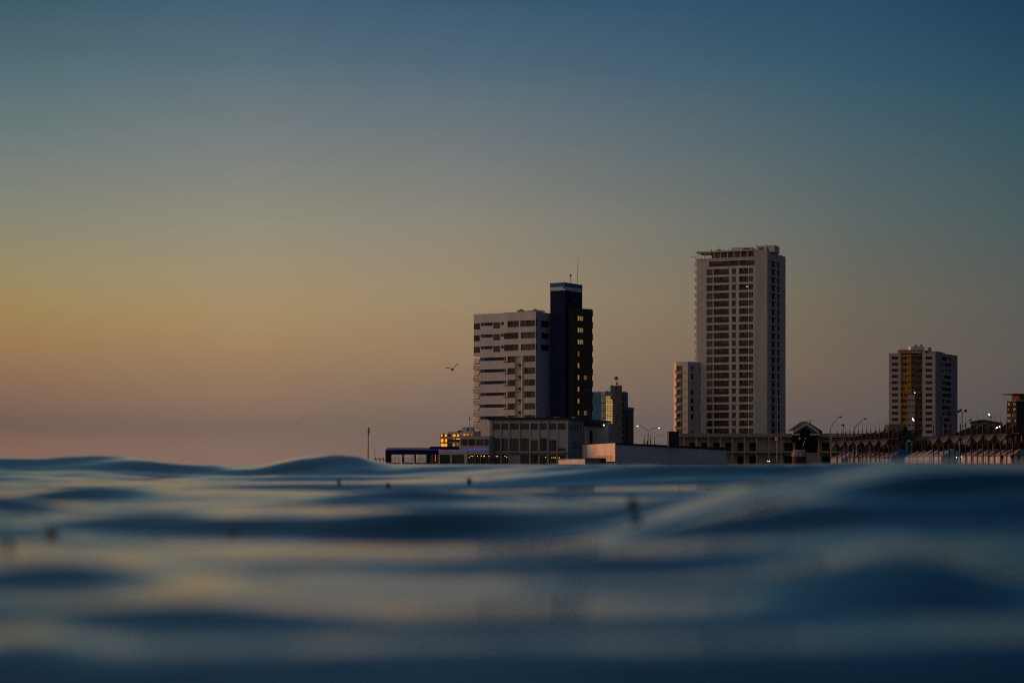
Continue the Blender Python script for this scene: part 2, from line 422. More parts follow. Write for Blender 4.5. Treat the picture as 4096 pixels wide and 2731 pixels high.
def dark_wing():
    F = Fac(2274, 487.6, 2369.2, 493.0); zt = F.z(1237.3, 2369); root = thing('charcoal_hotel_wing', 'charcoal hotel wing with yellow-edged window bands beside the navy tower', 'hotel', F.pt(F.L/2, GZ, -3))
    hs = []; m = MB(); zr = F.z(1265.2, 2340); pitch = 2.905
    D1 = Vector((F.B.x, F.B.y))-F.n*4.5; D0 = back(F.A, 4.5)
    for i in range(9):
        zz = zr-pitch*i
        hs.append([(F.s(2311.5), F.s(2318), zz-1.14, zz, .12), (F.s(2319), F.s(2334), zz-1.14, zz, .14), (F.s(2336), F.s(2349), zz-1.14, zz, .15), (F.s(2350), F.s(2365.5), zz-1.14, zz, .15)])
    wall_holes(m, F, 0, F.L, GZ, zt, [h for r in hs for h in r], .15, CHAR)
    prism_rest(m, [F.A, F.B, D1, D0], GZ, zt, {0}, CHAR); m.build('wall', root)
    for i, r in enumerate(hs):
        w = MB(); h = r[0]; k = -.12
        w.poly([F.pt(h[0],h[2],k), F.pt(h[1],h[2],k), F.pt(h[1],h[3],k), F.pt(h[0],h[3],k)], L_YEL if i not in (3, 8) else L_YELD); w.build('sunset_reflection_pane', root)  # yellow emission imitates sunset reflected in these narrow panes
        for j, h in enumerate(r[1:]):
            pal = [CURT2, CURT2, CURTR, CURT]  # curtain tones stand in for reflections in the wing panes
            if j == 0 and i < 3: pal = [GLDIM]
            if j == 1 and i in (5, 4, 8): pal = [GLDIM2, CURTR]
            pane(F, h, .15, root, pal, 2, fr=FRMD, fw=.04)
        b = MB(); b.fbox(F, F.s(2320), F.L+.12, r[0][3]+.03, r[0][3]+1.68, .004, .12, CHAR)
        b.build('spandrel', root)
    b = MB(); 
    for px in (2312, 2331, 2345, 2364): b.tube([F.pt(F.s(px), zt, -.2), F.pt(F.s(px), zt+.45, -.2)], .03, BLACKM, 5)
    b.build('roof_rail', root)
L_YELD = lit('dull_yellow_window', (0.5, 0.26, 0.08), 0.3)  # wing window tones emit in place of reflected glow
GLDIM = lit('pale_yellow_window', (0.50, 0.36, 0.14), 0.3)
GLDIM2 = lit('dim_brown_window', (0.40, 0.20, 0.07), 0.3)
dark_wing()

# ================================================================== PODIUM BUILDING
def podium():
    F = Fac(1959, 441, 2273, 440); S = Fac(2273, 440, 2339, 463); root = thing('podium_hall', 'long white two-storey hall with pilasters and overhanging navy roof', 'building', F.pt(F.L/2, GZ, -8))
    zt = F.z(1678.5, 1990); cols = [1959, 1971.5], [2001, 2006.5], [2033.5, 2039], [2075.5, 2081.5], [2117, 2123], [2152.5, 2158.5], [2188.5, 2194.5], [2227, 2231.5], [2264, 2273]
    zU1, zU0 = F.z(1694.3), F.z(1718); zL1, zL0 = F.z(1752.5), F.z(1804); zG1 = F.z(1818)
    m = MB(); hs = []; kinds = []
    for i in range(8):
        a = F.s(cols[i][1])+.06; b = F.s(cols[i+1][0])-.06
        hs.append((a, b, zU0, zU1, .3)); kinds.append('u')
        zl1 = zL1 if i not in (4, 6) else F.z(1759.5)
        zl0 = zL0 if i != 7 else zL0
        if i == 7: zl1 = F.z(1792)
        hs.append((a, b, zl0, zl1, .3)); kinds.append('l'+str(i))
        if i != 2: hs.append((a, b, GZ+.05, zG1, .35)); kinds.append('g')
    wall_holes(m, F, 0, F.L, GZ, zt, hs, .3, WHITE2)
    # side wall, small tall windows
    sh = []; zs1 = S.z(1696, 2290); 
    for a, b in ((2277.7, 2285), (2290.5, 2296), (2300, 2305.5), (2309, 2314.5), (2318.5, 2324)):
        z1 = S.z(1696+(a-2277)*.04, a); sh.append((S.s(a), S.s(b), z1-1.45, z1, .2))
        if a > 2289: sh.append((S.s(a), S.s(b), F.z(1765)-1.6, F.z(1765), .2))
    wall_holes(m, S, 0, S.L, GZ, zt, sh, .2, WHITE2)
    D = F.A+(S.B-S.A)
    prism_rest(m, [F.A, F.B, S.B, D], GZ, zt, {0, 1}, WHITE2); m.build('wall', root)
    for h, k in zip(hs, kinds):
        pal = {'u': [GLB, GLD, GLD, GLD], 'l': [CURT2, GLG, GLG, GLG], 'g': [GLG, GLD, GLD, CURT2]}[k[0]]
        if k == 'l1': pal = [CURT2, GLG]
        pane(F, h, .3, root, pal, 2 if k != 'l1' else 3, fr=FRMD if k != 'l1' else FRM, fw=.07)
    for h in sh: pane(S, h, .2, root, [GLD], 1, fr=FRMD, fw=.05)
    for a, b in cols:
        g = MB(); g.fbox(F, F.s(a)+.02, F.s(b)-.02, GZ, zt-.15, .01, .28, WHITE2); g.build('pilaster', root)
    # navy roof slab, slightly domed towards the corner
    g = MB(); ov = .7
    P = lambda px, Fx, o: Fx.pt(Fx.s(px), 0, o)
    a0 = F.pt(-.45, 0, ov); a1 = F.pt(F.L+.5, 0, ov); a2 = S.pt(S.L, 0, .55); a3 = F.pt(-.3, 0, -23)
    zz = [F.z(1671)+.1, F.z(1670), F.z(1670)-.05, F.z(1671)]
    g.hexa([(p.x, p.y, zt) for p in (a0, a1, a2, a3)], [(p.x, p.y, q) for p, q in zip((a0, a1, a2, a3), zz)], NAVYP)
    g.build('roof', root)
    # light ledge with brackets between the floors
    g = MB(); zl = F.z(1808); g.fbox(F, F.s(1967), F.s(2268), zl-.1, zl+.1, .3, .95, WHITE2)
    g.build('ledge', root)
    for px in (1977, 2012, 2050, 2071, 2093, 2125, 2150, 2184, 2210, 2235, 2262):
        g = MB(); s_ = F.s(px); lo = [F.pt(s_-.05, zl-.75, .29), F.pt(s_+.05, zl-.75, .29), F.pt(s_+.05, zl-.11, .29), F.pt(s_-.05, zl-.11, .29)]
        hi = [F.pt(s_-.05, zl-.2, .9), F.pt(s_+.05, zl-.2, .9), F.pt(s_+.05, zl-.11, .9), F.pt(s_-.05, zl-.11, .9)]
        g.hexa(lo, hi, CONCD); g.build('bracket', root)
    for px, w in ((2183, 9), (2200, 5), (2288, 12), (2222, 20)):
        g = MB(); s_ = F.s(px) if px < 2273 else F.L+1; p = F.pt(s_, zz[0], -6); g.box(p.x-w*.03, p.x+w*.03, p.y-.4, p.y+.4, zz[1]-.1, zz[1]+.3, WHITE2 if w > 9 else BLACKM); g.build('roof_unit', root)
    # rear wing on the right
    E = Fac(2339, 463.5, 2434, 462.0); root2 = thing('podium_rear_wing', 'bluish white annex behind the hall with deep navy canopy edge', 'building', E.pt(E.L/2, GZ, -4))
    m = MB(); ztt = E.z(1700); hs = [(E.s(2358), E.s(2370), GZ+.1, ztt-1.2, .25)]
    wall_holes(m, E, 0, E.L, GZ, ztt, hs, .25, WHITE2); D0 = E.A-E.n*8; D1 = E.B-E.n*8
    prism_rest(m, [E.A, E.B, D1, D0], GZ, ztt, {0}, WHITE2, CONC); m.build('wall', root2)
    pane(E, hs[0], .25, root2, [VOID], 1, name='doorway', frame=False)
    g = MB(); g.fbox(E, .02, E.s(2419), E.z(1704), E.z(1691), .01, 1.1, NAVYP); g.fbox(E, -1.5, E.s(2422), E.z(1690), E.z(1682), -6, .5, NAVYP); g.build('canopy', root2)
    g = MB(); g.fbox(E, E.s(2352), E.s(2376), E.z(1690), E.z(1683)+.3, -.6, -.2, BLACKM); 
    for px in (2373, 2385, 2393): g.tube([E.pt(E.s(px), E.z(1684), -1), E.pt(E.s(px), E.z(1678), -1)], .28, CHAR, 8)
    g.build('roof_unit', root2)
    g = MB(); g.ball(E.pt(E.s(2420), E.z(1700.5), 1.25), .17, L_COLDG)
    g.tube([E.pt(E.s(2420), E.z(1700.5), 1.25), E.pt(E.s(2418), E.z(1699.5), 1.0)], .05, BLACKM, 6)
    tag(g.build('wall_lamp'), 'tiny pale green lamp at the tip of the navy canopy', 'lamp')
L_COLDG = lit('pale_green_lamp', (0.6, 1.0, 0.75), 2.5)
GLG = mat('grey_green_glass', (0.040, 0.044, 0.040), 0.2, 0.3, 0.8, spec=0.25)
podium()

# ================================================================== TERRACE, PORTAL, PAVILION ON THE LEFT
def left_low():
    # white restaurant storey between the portal and the hall
    F = Fac(1840, 436, 1957, 435); root = thing('white_restaurant', 'white terrace restaurant with dark band window and glazed ground floor', 'restaurant', F.pt(F.L/2, GZ, -4))
    zt = F.z(1743.5); z1, z0 = F.z(1756), F.z(1781.5); zg1, zg0 = F.z(1817.5), GZ+.1
    up = [(F.s(a), F.s(b), z0, z1, .2) for a, b in ((1844.4, 1872.6), (1875.5, 1902), (1905, 1934.5), (1937.3, 1955))]
    gr = [(F.s(a), F.s(b), zg0, zg1, .5) for a, b in ((1872, 1898), (1900, 1921), (1923, 1955))]
    m = MB(); wall_holes(m, F, 0, F.L, GZ, zt, up+gr, .2, WHITE2); prism_rest(m, [F.A, F.B, F.B-F.n*14, F.A-F.n*14], GZ, zt, {0}, WHITE2, CONC); m.build('wall', root)
    for h in up: pane(F, h, .2, root, [GLB, GLD, CURTR, GLD], 3, fr=FRMD, fw=.05)
    for h in gr: pane(F, h, .5, root, [GLG, GLB, CURT2, GLG], 3, fr=FRM, fw=.06)
    g = MB()
    pts = [F.pt(F.s(1870+i*9), F.z(1797.6)+(0.03 if i % 2 else 0), .12) for i in range(10)]
    g.tube(pts, .04, L_BLUE, 6); g.build('neon_tube', root)
    # low white portal
    F = Fac(1755, 424, 1868, 424); root = thing('white_portal', 'low white portal frame with two dark glazed bays', 'building', F.pt(F.L/2, GZ, -3))
    zt = F.z(1801); zb = F.z(1817.5); hs = [(F.s(1759), F.s(1802), GZ+.05, zb, .35), (F.s(1806.5), F.s(1858), GZ+.05, zb, .35)]
    m = MB(); wall_holes(m, F, 0, F.L, GZ, zt, hs, .35, WHITE); prism_rest(m, [F.A, F.B, F.B-F.n*9, F.A-F.n*9], GZ, zt, {0}, WHITE, CONC)
    m.fbox(F, .05, F.L-.05, F.z(1812.3), F.z(1811), .004, .12, WHITE2); m.build('wall', root)
    for h in hs: pane(F, h, .35, root, [GLG, GLB], 2, fr=FRM, fw=.09, nm=1)
    g = MB(); g.tube([F.pt(.05, zt+.08, .02), F.pt(F.L-.05, zt+.08, .02)], .045, L_PUR, 6); g.build('neon_tube', root)
    # navy pavilion, open so that the sky shows through
    F = Fac(1541.5, 398, 1755, 398.3); root = thing('navy_pavilion', 'open navy pavilion with curtained bays at the end of the quay', 'pavilion', F.pt(F.L/2, GZ, -3))
    zf = lambda px, py: F.z(py, px)
    zt = zf(1541.5, 1797.5); zb = zt-.98
    g = MB(); g.fbox(F, 0, F.L, zb, zt, -.35, 0, NAVY); g.build('fascia', root)
    for a, b in ((1541.8, 1566), (1608.5, 1615), (1657.5, 1664), (1705, 1719), (1753, 1754.6)):
        g = MB(); g.fbox(F, F.s(a), F.s(b), GZ, zb, -.33, -.02, NAVY); g.build('column', root)
    g = MB(); g.fbox(F, F.s(1546), F.s(1719), zt+.06, zt+.36, -6.2, -1.2, CONC); g.build('roof', root)
    for a, b in ((1566, 1608.5), (1615, 1657.5), (1664, 1705)):
        n = 12; g = MB()
        for k in range(n):
            if R.random() < .25: continue
            s_ = F.s(a+(b-a)*(k+.5)/n); w = R.uniform(.015, .035)
            g.tube([F.pt(s_, zb, -.16), F.pt(s_+R.uniform(-.1, .1), GZ+.5, -.16)], w, CURT2, 5)
        g.build('cord_curtain', root)
    hs = (F.s(1719.5), F.s(1752.5), GZ+.05, zb, .2); pane(F, hs, .2, root, [GLG, CURT2, GLG], 3, fr=FRM, fw=.06)
    g = MB(); g.fbox(F, F.s(1719), F.s(1753), GZ, zt-.1, -6, -.36, NAVYP); g.build('side_room', root)
    g = MB(); g.fbox(F, F.s(1719), F.s(1837), zt+.05, zt+.62, -3.0, -.5, NAVY); g.build('upper_fascia', root)
    g = MB()
    g.tube([F.pt(F.s(1543), zt+.03, .05), F.pt(F.s(1562), zt-.04, .05), F.pt(F.s(1600), zt+.03, .05), F.pt(F.s(1705), zt-.02, .05), F.pt(F.s(1755), zt-.0, .05)], .04, L_PUR, 6)
    g.build('neon_tube', root)
    g = MB(); g.tube([F.pt(F.s(1741.5), GZ+.6, .02), F.pt(F.s(1741.5), zb-.05, .02)], .055, L_RED, 6)
    tag(g.build('red_light_tube'), 'upright red light tube in the last pavilion bay', 'light')
    for k, px in enumerate((1580, 1632, 1684)):
        p = F.pt(F.s(px), GZ, -.9)
        t = thing('planter_shrub', ['feathery shrub in the leftmost pavilion bay', 'feathery shrub in the middle pavilion bay', 'feathery shrub in the third pavilion bay'][k], 'shrub', p, 'shrubs inside the navy pavilion')
        g = MB()
        for j in range(150):
            a = R.uniform(-1, 1); h = R.uniform(.35, 1.5)*(1-.4*abs(a)); q = p+Vector((a*1.05, R.uniform(-.3, .3), h))
            d = Vector((R.uniform(-1, 1), R.uniform(-1, 1), R.uniform(-.2, 1))).normalized()*R.uniform(.12, .28)
            w = Vector((d.z, R.uniform(-.5, .5), -d.x)).normalized()*.035
            g.poly([q-w, q+d, q+w], LEAFG)
        g.build('foliage', t)
        g = MB(); g.box(p.x-1.1, p.x+1.1, p.y-.3, p.y+.3, GZ, GZ+.35, CONCD); g.build('planter', t)
    # house with glowing windows behind
    F = Fac(1762, 522, 1843, 520); root = thing('sunlit_house', 'stepped seaside house whose windows glow orange', 'house', F.pt(F.L/2, GZ, -5))
    zt = F.z(1734); o1 = F.s(1789.5)
    m = MB(); hs = []
    def H(a, b, y1, y0): h = (F.s(a), F.s(b), F.z(y0), F.z(y1), .15); hs.append(h); return h
    glow = [H(1762.6, 1770.5, 1736, 1746), H(1778, 1787, 1736, 1746), H(1762.6, 1773.5, 1754.5, 1768), H(1776.5, 1788, 1754.5, 1768), H(1763, 1775, 1773, 1786), H(1776.5, 1788, 1773, 1786)]
    dark = [H(1771.5, 1777, 1736, 1746)]
    wall_holes(m, F, 0, o1, GZ, zt, hs, .15, PINKC); prism_rest(m, [F.A, Vector(F.pt(o1, 0).xy), Vector(F.pt(o1, 0, -9).xy), F.A-F.n*9], GZ, zt, {0}, PINKC)
    h2 = list(hs); hs.clear()
    glow2 = [H(1802.3, 1805.3, 1736, 1746), H(1808.5, 1820, 1736, 1746), H(1823, 1834, 1736, 1745), H(1802.5, 1805, 1754.5, 1757.5), H(1809, 1820, 1754.5, 1757.5), H(1822, 1838, 1753, 1757.5), H(1808.5, 1815, 1772.5, 1784.5), H(1827, 1832.5, 1772, 1779)]
    dark2 = [H(1791, 1801, 1736, 1746), H(1791, 1807, 1770, 1787)]
    wall_holes(m, F, o1, F.L+3, GZ, F.z(1727), hs, .15, PINKC, o=-.3)
    q0 = F.pt(o1, 0, -.3); q1 = F.pt(F.L+3, 0, -.3)
    prism_rest(m, [q0.xy, q1.xy, F.pt(F.L+3, 0, -9).xy, F.pt(o1, 0, -9).xy], GZ, F.z(1727), {0}, PINKC, CONC); m.build('wall', root)
    for h in glow: pane(F, h, .15, root, [L_OR, L_OR, L_OR, L_OR, L_OR2], 3, name='emissive_pane', fr=RUST, fw=.05, nm=2)
    for h in dark: pane(F, h, .15, root, [GLD], 1, fr=RUST)
    for h in glow2: pane(F, h, .15, root, [L_OR, L_OR, L_OR2, L_OR, L_OR], 4, name='emissive_pane', fr=RUST, fw=.05, nm=2, o=-.3)
    for h in dark2: pane(F, h, .15, root, [GLD, NAVY], 1, fr=RUST, o=-.3)
    for a, b, y1, y0 in ((1762, 1789, 1747, 1752), (1762, 1789, 1769, 1772), (1790, 1840, 1747.5, 1752.5)):
        g = MB(); g.fbox(F, F.s(a), F.s(b), F.z(y0), F.z(y1), .02, .35, PINKC); g.build('balcony_ledge', root)
    g = MB(); g.fbox(F, F.s(1790), F.s(1838), F.z(1765), F.z(1758.5), -.1, .2, NAVYP); g.build('shade_panel', root)
    # upper house part to the right
    F2 = Fac(1846, 470, 1893, 469); root = thing('upper_terrace_house', 'small terraced roof storey with three glowing orange windows', 'house', F2.pt(F2.L/2, GZ, -3))
    hs = [(F2.s(a), F2.s(b), F2.z(1742), F2.z(1733.5), .12) for a, b in ((1853, 1861), (1865.5, 1874), (1877.5, 1889))]
    m = MB(); wall_holes(m, F2, 0, F2.L, GZ, F2.z(1724), hs, .12, CREAM); prism_rest(m, [F2.A, F2.B, F2.B-F2.n*5, F2.A-F2.n*5], GZ, F2.z(1724), {0}, CREAM); m.build('wall', root)
    for h in hs: pane(F2, h, .12, root, [L_OR, L_OR, L_OR2], 3, name='emissive_pane', fr=RUST, fw=.06, nm=2)
    g = MB(); g.fbox(F2, 0, F2.s(1865.5), F2.z(1724), F2.z(1707.5), -2.5, -.5, PINKC); g.build('roof_room', root)
    p = F2.pt(F2.s(1879), F2.z(1724), -1.2)
    g = MB(); g.lathe(p, [(.01, 0), (.7, 0), (.74, .15), (.72, .75), (.35, .98), (.01, 1.0)], PALEB, 16); g.build('water_tank', root)
    g = MB(); g.fbox(F2, F2.s(1824), F2.s(1846), F2.z(1727.5), F2.z(1720.5), -3, -1, BLACKM); g.build('roof_clutter', root)
    t = thing('television_mast', 'thin television mast with side arm behind the terrace house', 'antenna', F2.pt(F2.s(1871.5), F2.z(1724), -1))
    g = MB(); b = F2.pt(F2.s(1872), F2.z(1724), -1); e = F2.pt(F2.s(1872), F2.z(1660.5), -1); g.tube([b, e], [.05, .03], BLACKM, 6); g.build('pole', t)
    g = MB(); g.tube([F2.pt(F2.s(1868), F2.z(1675), -1), F2.pt(F2.s(1884), F2.z(1674), -1)], .025, BLACKM, 5); g.ball(F2.pt(F2.s(1880.5), F2.z(1674.2), -1), .12, BLACKM)
    g.tube([F2.pt(F2.s(1872), F2.z(1680), -1), F2.pt(F2.s(1871), F2.z(1663), -1)], .08, BLACKM, 6); g.build('aerial', t)
LEAFG = mat('grey_green_leaves', (0.055, 0.065, 0.045), 0.85, 0.4, 2)
left_low()

# hanging bulbs of the restaurant, each its own thing
bulbs = [(1877, 1829), (1884.2, 1823.6), (1891.5, 1824), (1909.5, 1823.5), (1925, 1823), (1935.3, 1824.3), (1938.3, 1823.6), (1955.6, 1824.5),
         (1985, 1825), (1989.7, 1823.6), (2019.6, 1823.2), (2027, 1827.3), (2182, 1828), (2207.8, 1829.5), (2216, 1829.5), (2222.7, 1829.8), (2236.8, 1829.6)]
ordn = ['first', 'second', 'third', 'fourth', 'fifth', 'sixth', 'seventh', 'eighth', 'ninth', 'tenth', 'eleventh', 'twelfth', 'thirteenth', 'fourteenth', 'fifteenth', 'sixteenth', 'seventeenth', 'eighteenth', 'nineteenth', 'twentieth']
p0 = None
for i, (px, py) in enumerate(bulbs):
    Y = 434.2 if px < 1957 else 439.3
    loc = at(px, py, Y)
    if p0 is None:
        p0 = thing('hanging_bulb', '', 'lamp', loc)
        g = MB(); g.ball(loc, .06, L_AMB); g.build('bulb', p0)
        g = MB(); g.tube([loc+Vector((0, 0, .1)), loc+Vector((0, 0, .42))], .02, BLACKM, 5); g.build('cord', p0)
        o = p0
    else: o = copy_tree(p0); o.location = loc
    o['label'] = ('warm bulb in the glazed terrace under the blue neon, %s from left' % ordn[i]) if px < 1957 else (
        'warm bulb at the left end of the hall ground floor, %s from left' % ordn[i-8] if px < 2100 else 'warm bulb at the right end of the hall ground floor, %s from left' % ordn[i-12])
    o['group'] = 'small warm bulbs along the ground floor'

# ================================================================== WHITE BEACH BUILDING WITH SUNLIT END
def beach_building():
    root = thing('white_beach_building', 'long low white building whose end wall catches orange light', 'building', at(2500, 1858, 405))
    a = at(2347.7, 1862, 430); b = at(2460.4, 1862, 400); c = at(2906, 1862, 431); d = Vector((c.x-3, 462, 0))
    zt = lambda p, py: HC+(YH-py)/FPX*p.y
    za, zb, zc = zt(a, 1778), zt(b, 1771.4), zt(c, 1790.5)
    g = MB(); lo = [(p.x, p.y, GZ) for p in (b, c, d, a)]; hi = [(b.x,b.y,zb), (c.x,c.y,zc), (d.x,d.y,zc), (a.x,a.y,za)]
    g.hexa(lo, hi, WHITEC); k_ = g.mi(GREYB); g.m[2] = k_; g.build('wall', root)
    g = MB(); th = .42
    off = Vector((0, -.12, 0))
    q = [(b.x+.05, b.y-.14), (c.x+.1, c.y-.14), (c.x+.1, c.y+.1), (b.x+.05, b.y+.1)]
    g.hexa([(q[0][0],q[0][1],zb-.32),(q[1][0],q[1][1],zc-.52),(q[2][0],q[2][1],zc-.52),(q[3][0],q[3][1],zb-.32)], [(q[0][0],q[0][1],zb+.03),(q[1][0],q[1][1],zc+.03),(q[2][0],q[2][1],zc+.03),(q[3][0],q[3][1],zb+.03)], NAVYP)
    g.build('roof_edge', root)
    g = MB(); q = [(b.x, b.y-.6), (c.x, c.y-.5), (c.x, c.y-.06), (b.x, b.y-.06)]; zz = HC+(YH-1852)/FPX*400
    g.hexa([(x,y,GZ) for x,y in q], [(x,y,zz) for x,y in q], CONCD); g.build('plinth', root)
    # grey return stands for the shadowed wall strip at the far end, low walls, dark box and rail in front
    F = Fac(2330, 436, 2347, 431)
    g = MB(); g.fbox(F, 0, F.L, GZ, F.z(1779), -3, 0, WHITE2); g.build('shadow_grey_return', root)
    F = Fac(2232, 398, 2340, 388); r = thing('low_sea_wall', 'low sea wall, pale at one end and orange along the rest', 'wall', F.pt(F.L/2, GZ, -.4))
    g = MB(); s1 = F.s(2266); g.fbox(F, 0, s1-.02, GZ-.3, F.z(1840), -.8, -.1, WHITEC); g.build('pale_section', r)
    g = MB(); g.fbox(F, s1, F.L, GZ-.3, F.z(1838), -.9, 0, WHITEC); g.build('orange_section', r)
    g = MB(); g.fbox(F, -.1, F.L+.05, F.z(1838)-.01, F.z(1836.2), -1.0, .08, WHITEC); g.build('coping', r)
    F = Fac(2341, 386, 2402, 384); g = MB(); g.fbox(F, 0, F.L, GZ-.2, F.z(1832), -2, 0, NAVYP); g.fbox(F, -.05, F.L-.3, F.z(1832), F.z(1831), -2.05, .05, NAVYP)
    tag(g.build('dark_kiosk'), 'dark navy box shed between the low wall and railing', 'shed')
    F = Fac(2404, 388, 2460, 390); r = thing('white_plinth', 'short pale orange plinth below the railing', 'wall', F.pt(F.L/2, GZ, -.5))
    g = MB(); g.fbox(F, 0, F.L, GZ-.3, F.z(1848), -1.2, 0, WHITEC); g.build('base', r)
    g = MB(); g.fbox(F, -.05, F.L+.05, F.z(1848), F.z(1845), -1.3, .1, CONCD); g.build('coping', r)
    r = thing('railing', 'thin metal railing in front of the orange end wall', 'railing', F.pt(F.L/2, F.z(1845), -.2))
    g = MB()
    for py in (1822.5, 1828, 1836): g.tube([F.pt(F.s(2392), F.z(py), -.2), F.pt(F.s(2452), F.z(py), -.2)], .03, CONCD, 5)
    g.build('rail', r)
    for px in (2393, 2402, 2411, 2422, 2434, 2445, 2451):
        g = MB(); g.tube([F.pt(F.s(px), F.z(1845), -.2), F.pt(F.s(px), F.z(1821), -.2)], .035, CONCD, 5); g.build('post', r)
    # rail on its roof
    F = Fac(2625, 412, 2664, 415)
    r = thing('roof_railing', 'low sagging cable railing on the beach building roof beside the sign', 'railing', F.pt(0, F.z(1782), 0))
    g = MB(); g.tube([F.pt(F.s(2624), F.z(1774), -1), F.pt(F.s(2664), F.z(1768), -1)], .02, BLACKM, 5); g.tube([F.pt(F.s(2630), F.z(1778), -1), F.pt(F.s(2664), F.z(1772), -1)], .02, BLACKM, 5); g.build('cable', r)
    g = MB(); g.tube([F.pt(F.s(2664), F.z(1785), -1), F.pt(F.s(2664), F.z(1765.5), -1)], .03, BLACKM, 5); g.build('post', r)
    # blue sign box
    A = Fac(2668, 410.5, 2675.5, 409); B = Fac(2675.5, 409, 2716.6, 409.6)
    r = thing('sign_box', 'dark navy sign pillar with faint gull emblem and lettering on the roof', 'sign', B.pt(B.L/2, B.z(1790), -.7))
    D = A.A+(B.B-B.A); lo = [(A.A.x,A.A.y,B.z(1790)),(A.B.x,A.B.y,B.z(1790)),(B.B.x,B.B.y,B.z(1790)),(D.x,D.y,B.z(1790))]
    g = MB(); g.hexa(lo, [(p[0],p[1],B.z(1724.5)) for p in lo], NAVY2); g.build('casing', r)
    g = MB()
    g.tube([B.pt(B.s(x), B.z(y), .04) for x, y in ((2690, 1735), (2693, 1731), (2698, 1729), (2703, 1731))], [.02,.03,.03,.02], EMB, 6)
    g.tube([B.pt(B.s(x), B.z(y), .04) for x, y in ((2708, 1738), (2703, 1742), (2699, 1746), (2702, 1748))], [.02,.05,.08,.03], EMB, 6)
    g.build('gull_emblem', r)
    cu = bpy.data.curves.new('lettering', 'FONT'); cu.body = 'Gavina'; cu.size = .55; cu.align_x = 'CENTER'; cu.extrude = .02
    tmp = bpy.data.objects.new('t', cu); C.objects.link(tmp); bpy.context.view_layer.update()
    me = bpy.data.meshes.new_from_object(tmp); bpy.data.objects.remove(tmp)
    o = bpy.data.objects.new('lettering', me); C.objects.link(o); o.parent = r; me.materials.clear(); me.materials.append(EMB)
    o.location = B.pt(B.L/2, B.z(1760), .03)-r.location; o.rotation_euler = (math.pi/2, 0, math.atan2(B.u.y, B.u.x))
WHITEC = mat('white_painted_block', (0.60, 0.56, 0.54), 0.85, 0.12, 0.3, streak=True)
GREYB = mat('shaded_white_wall', (0.46, 0.48, 0.58), 0.85, 0.12, 0.3, streak=True)  # shade on the long front put into this greyer, bluer white
NAVY2 = mat('sign_navy', (0.010, 0.012, 0.045), 0.5, 0.1, 1)
EMB = mat('sign_lettering_blue', (0.035, 0.04, 0.12), 0.6, 0)
beach_building()

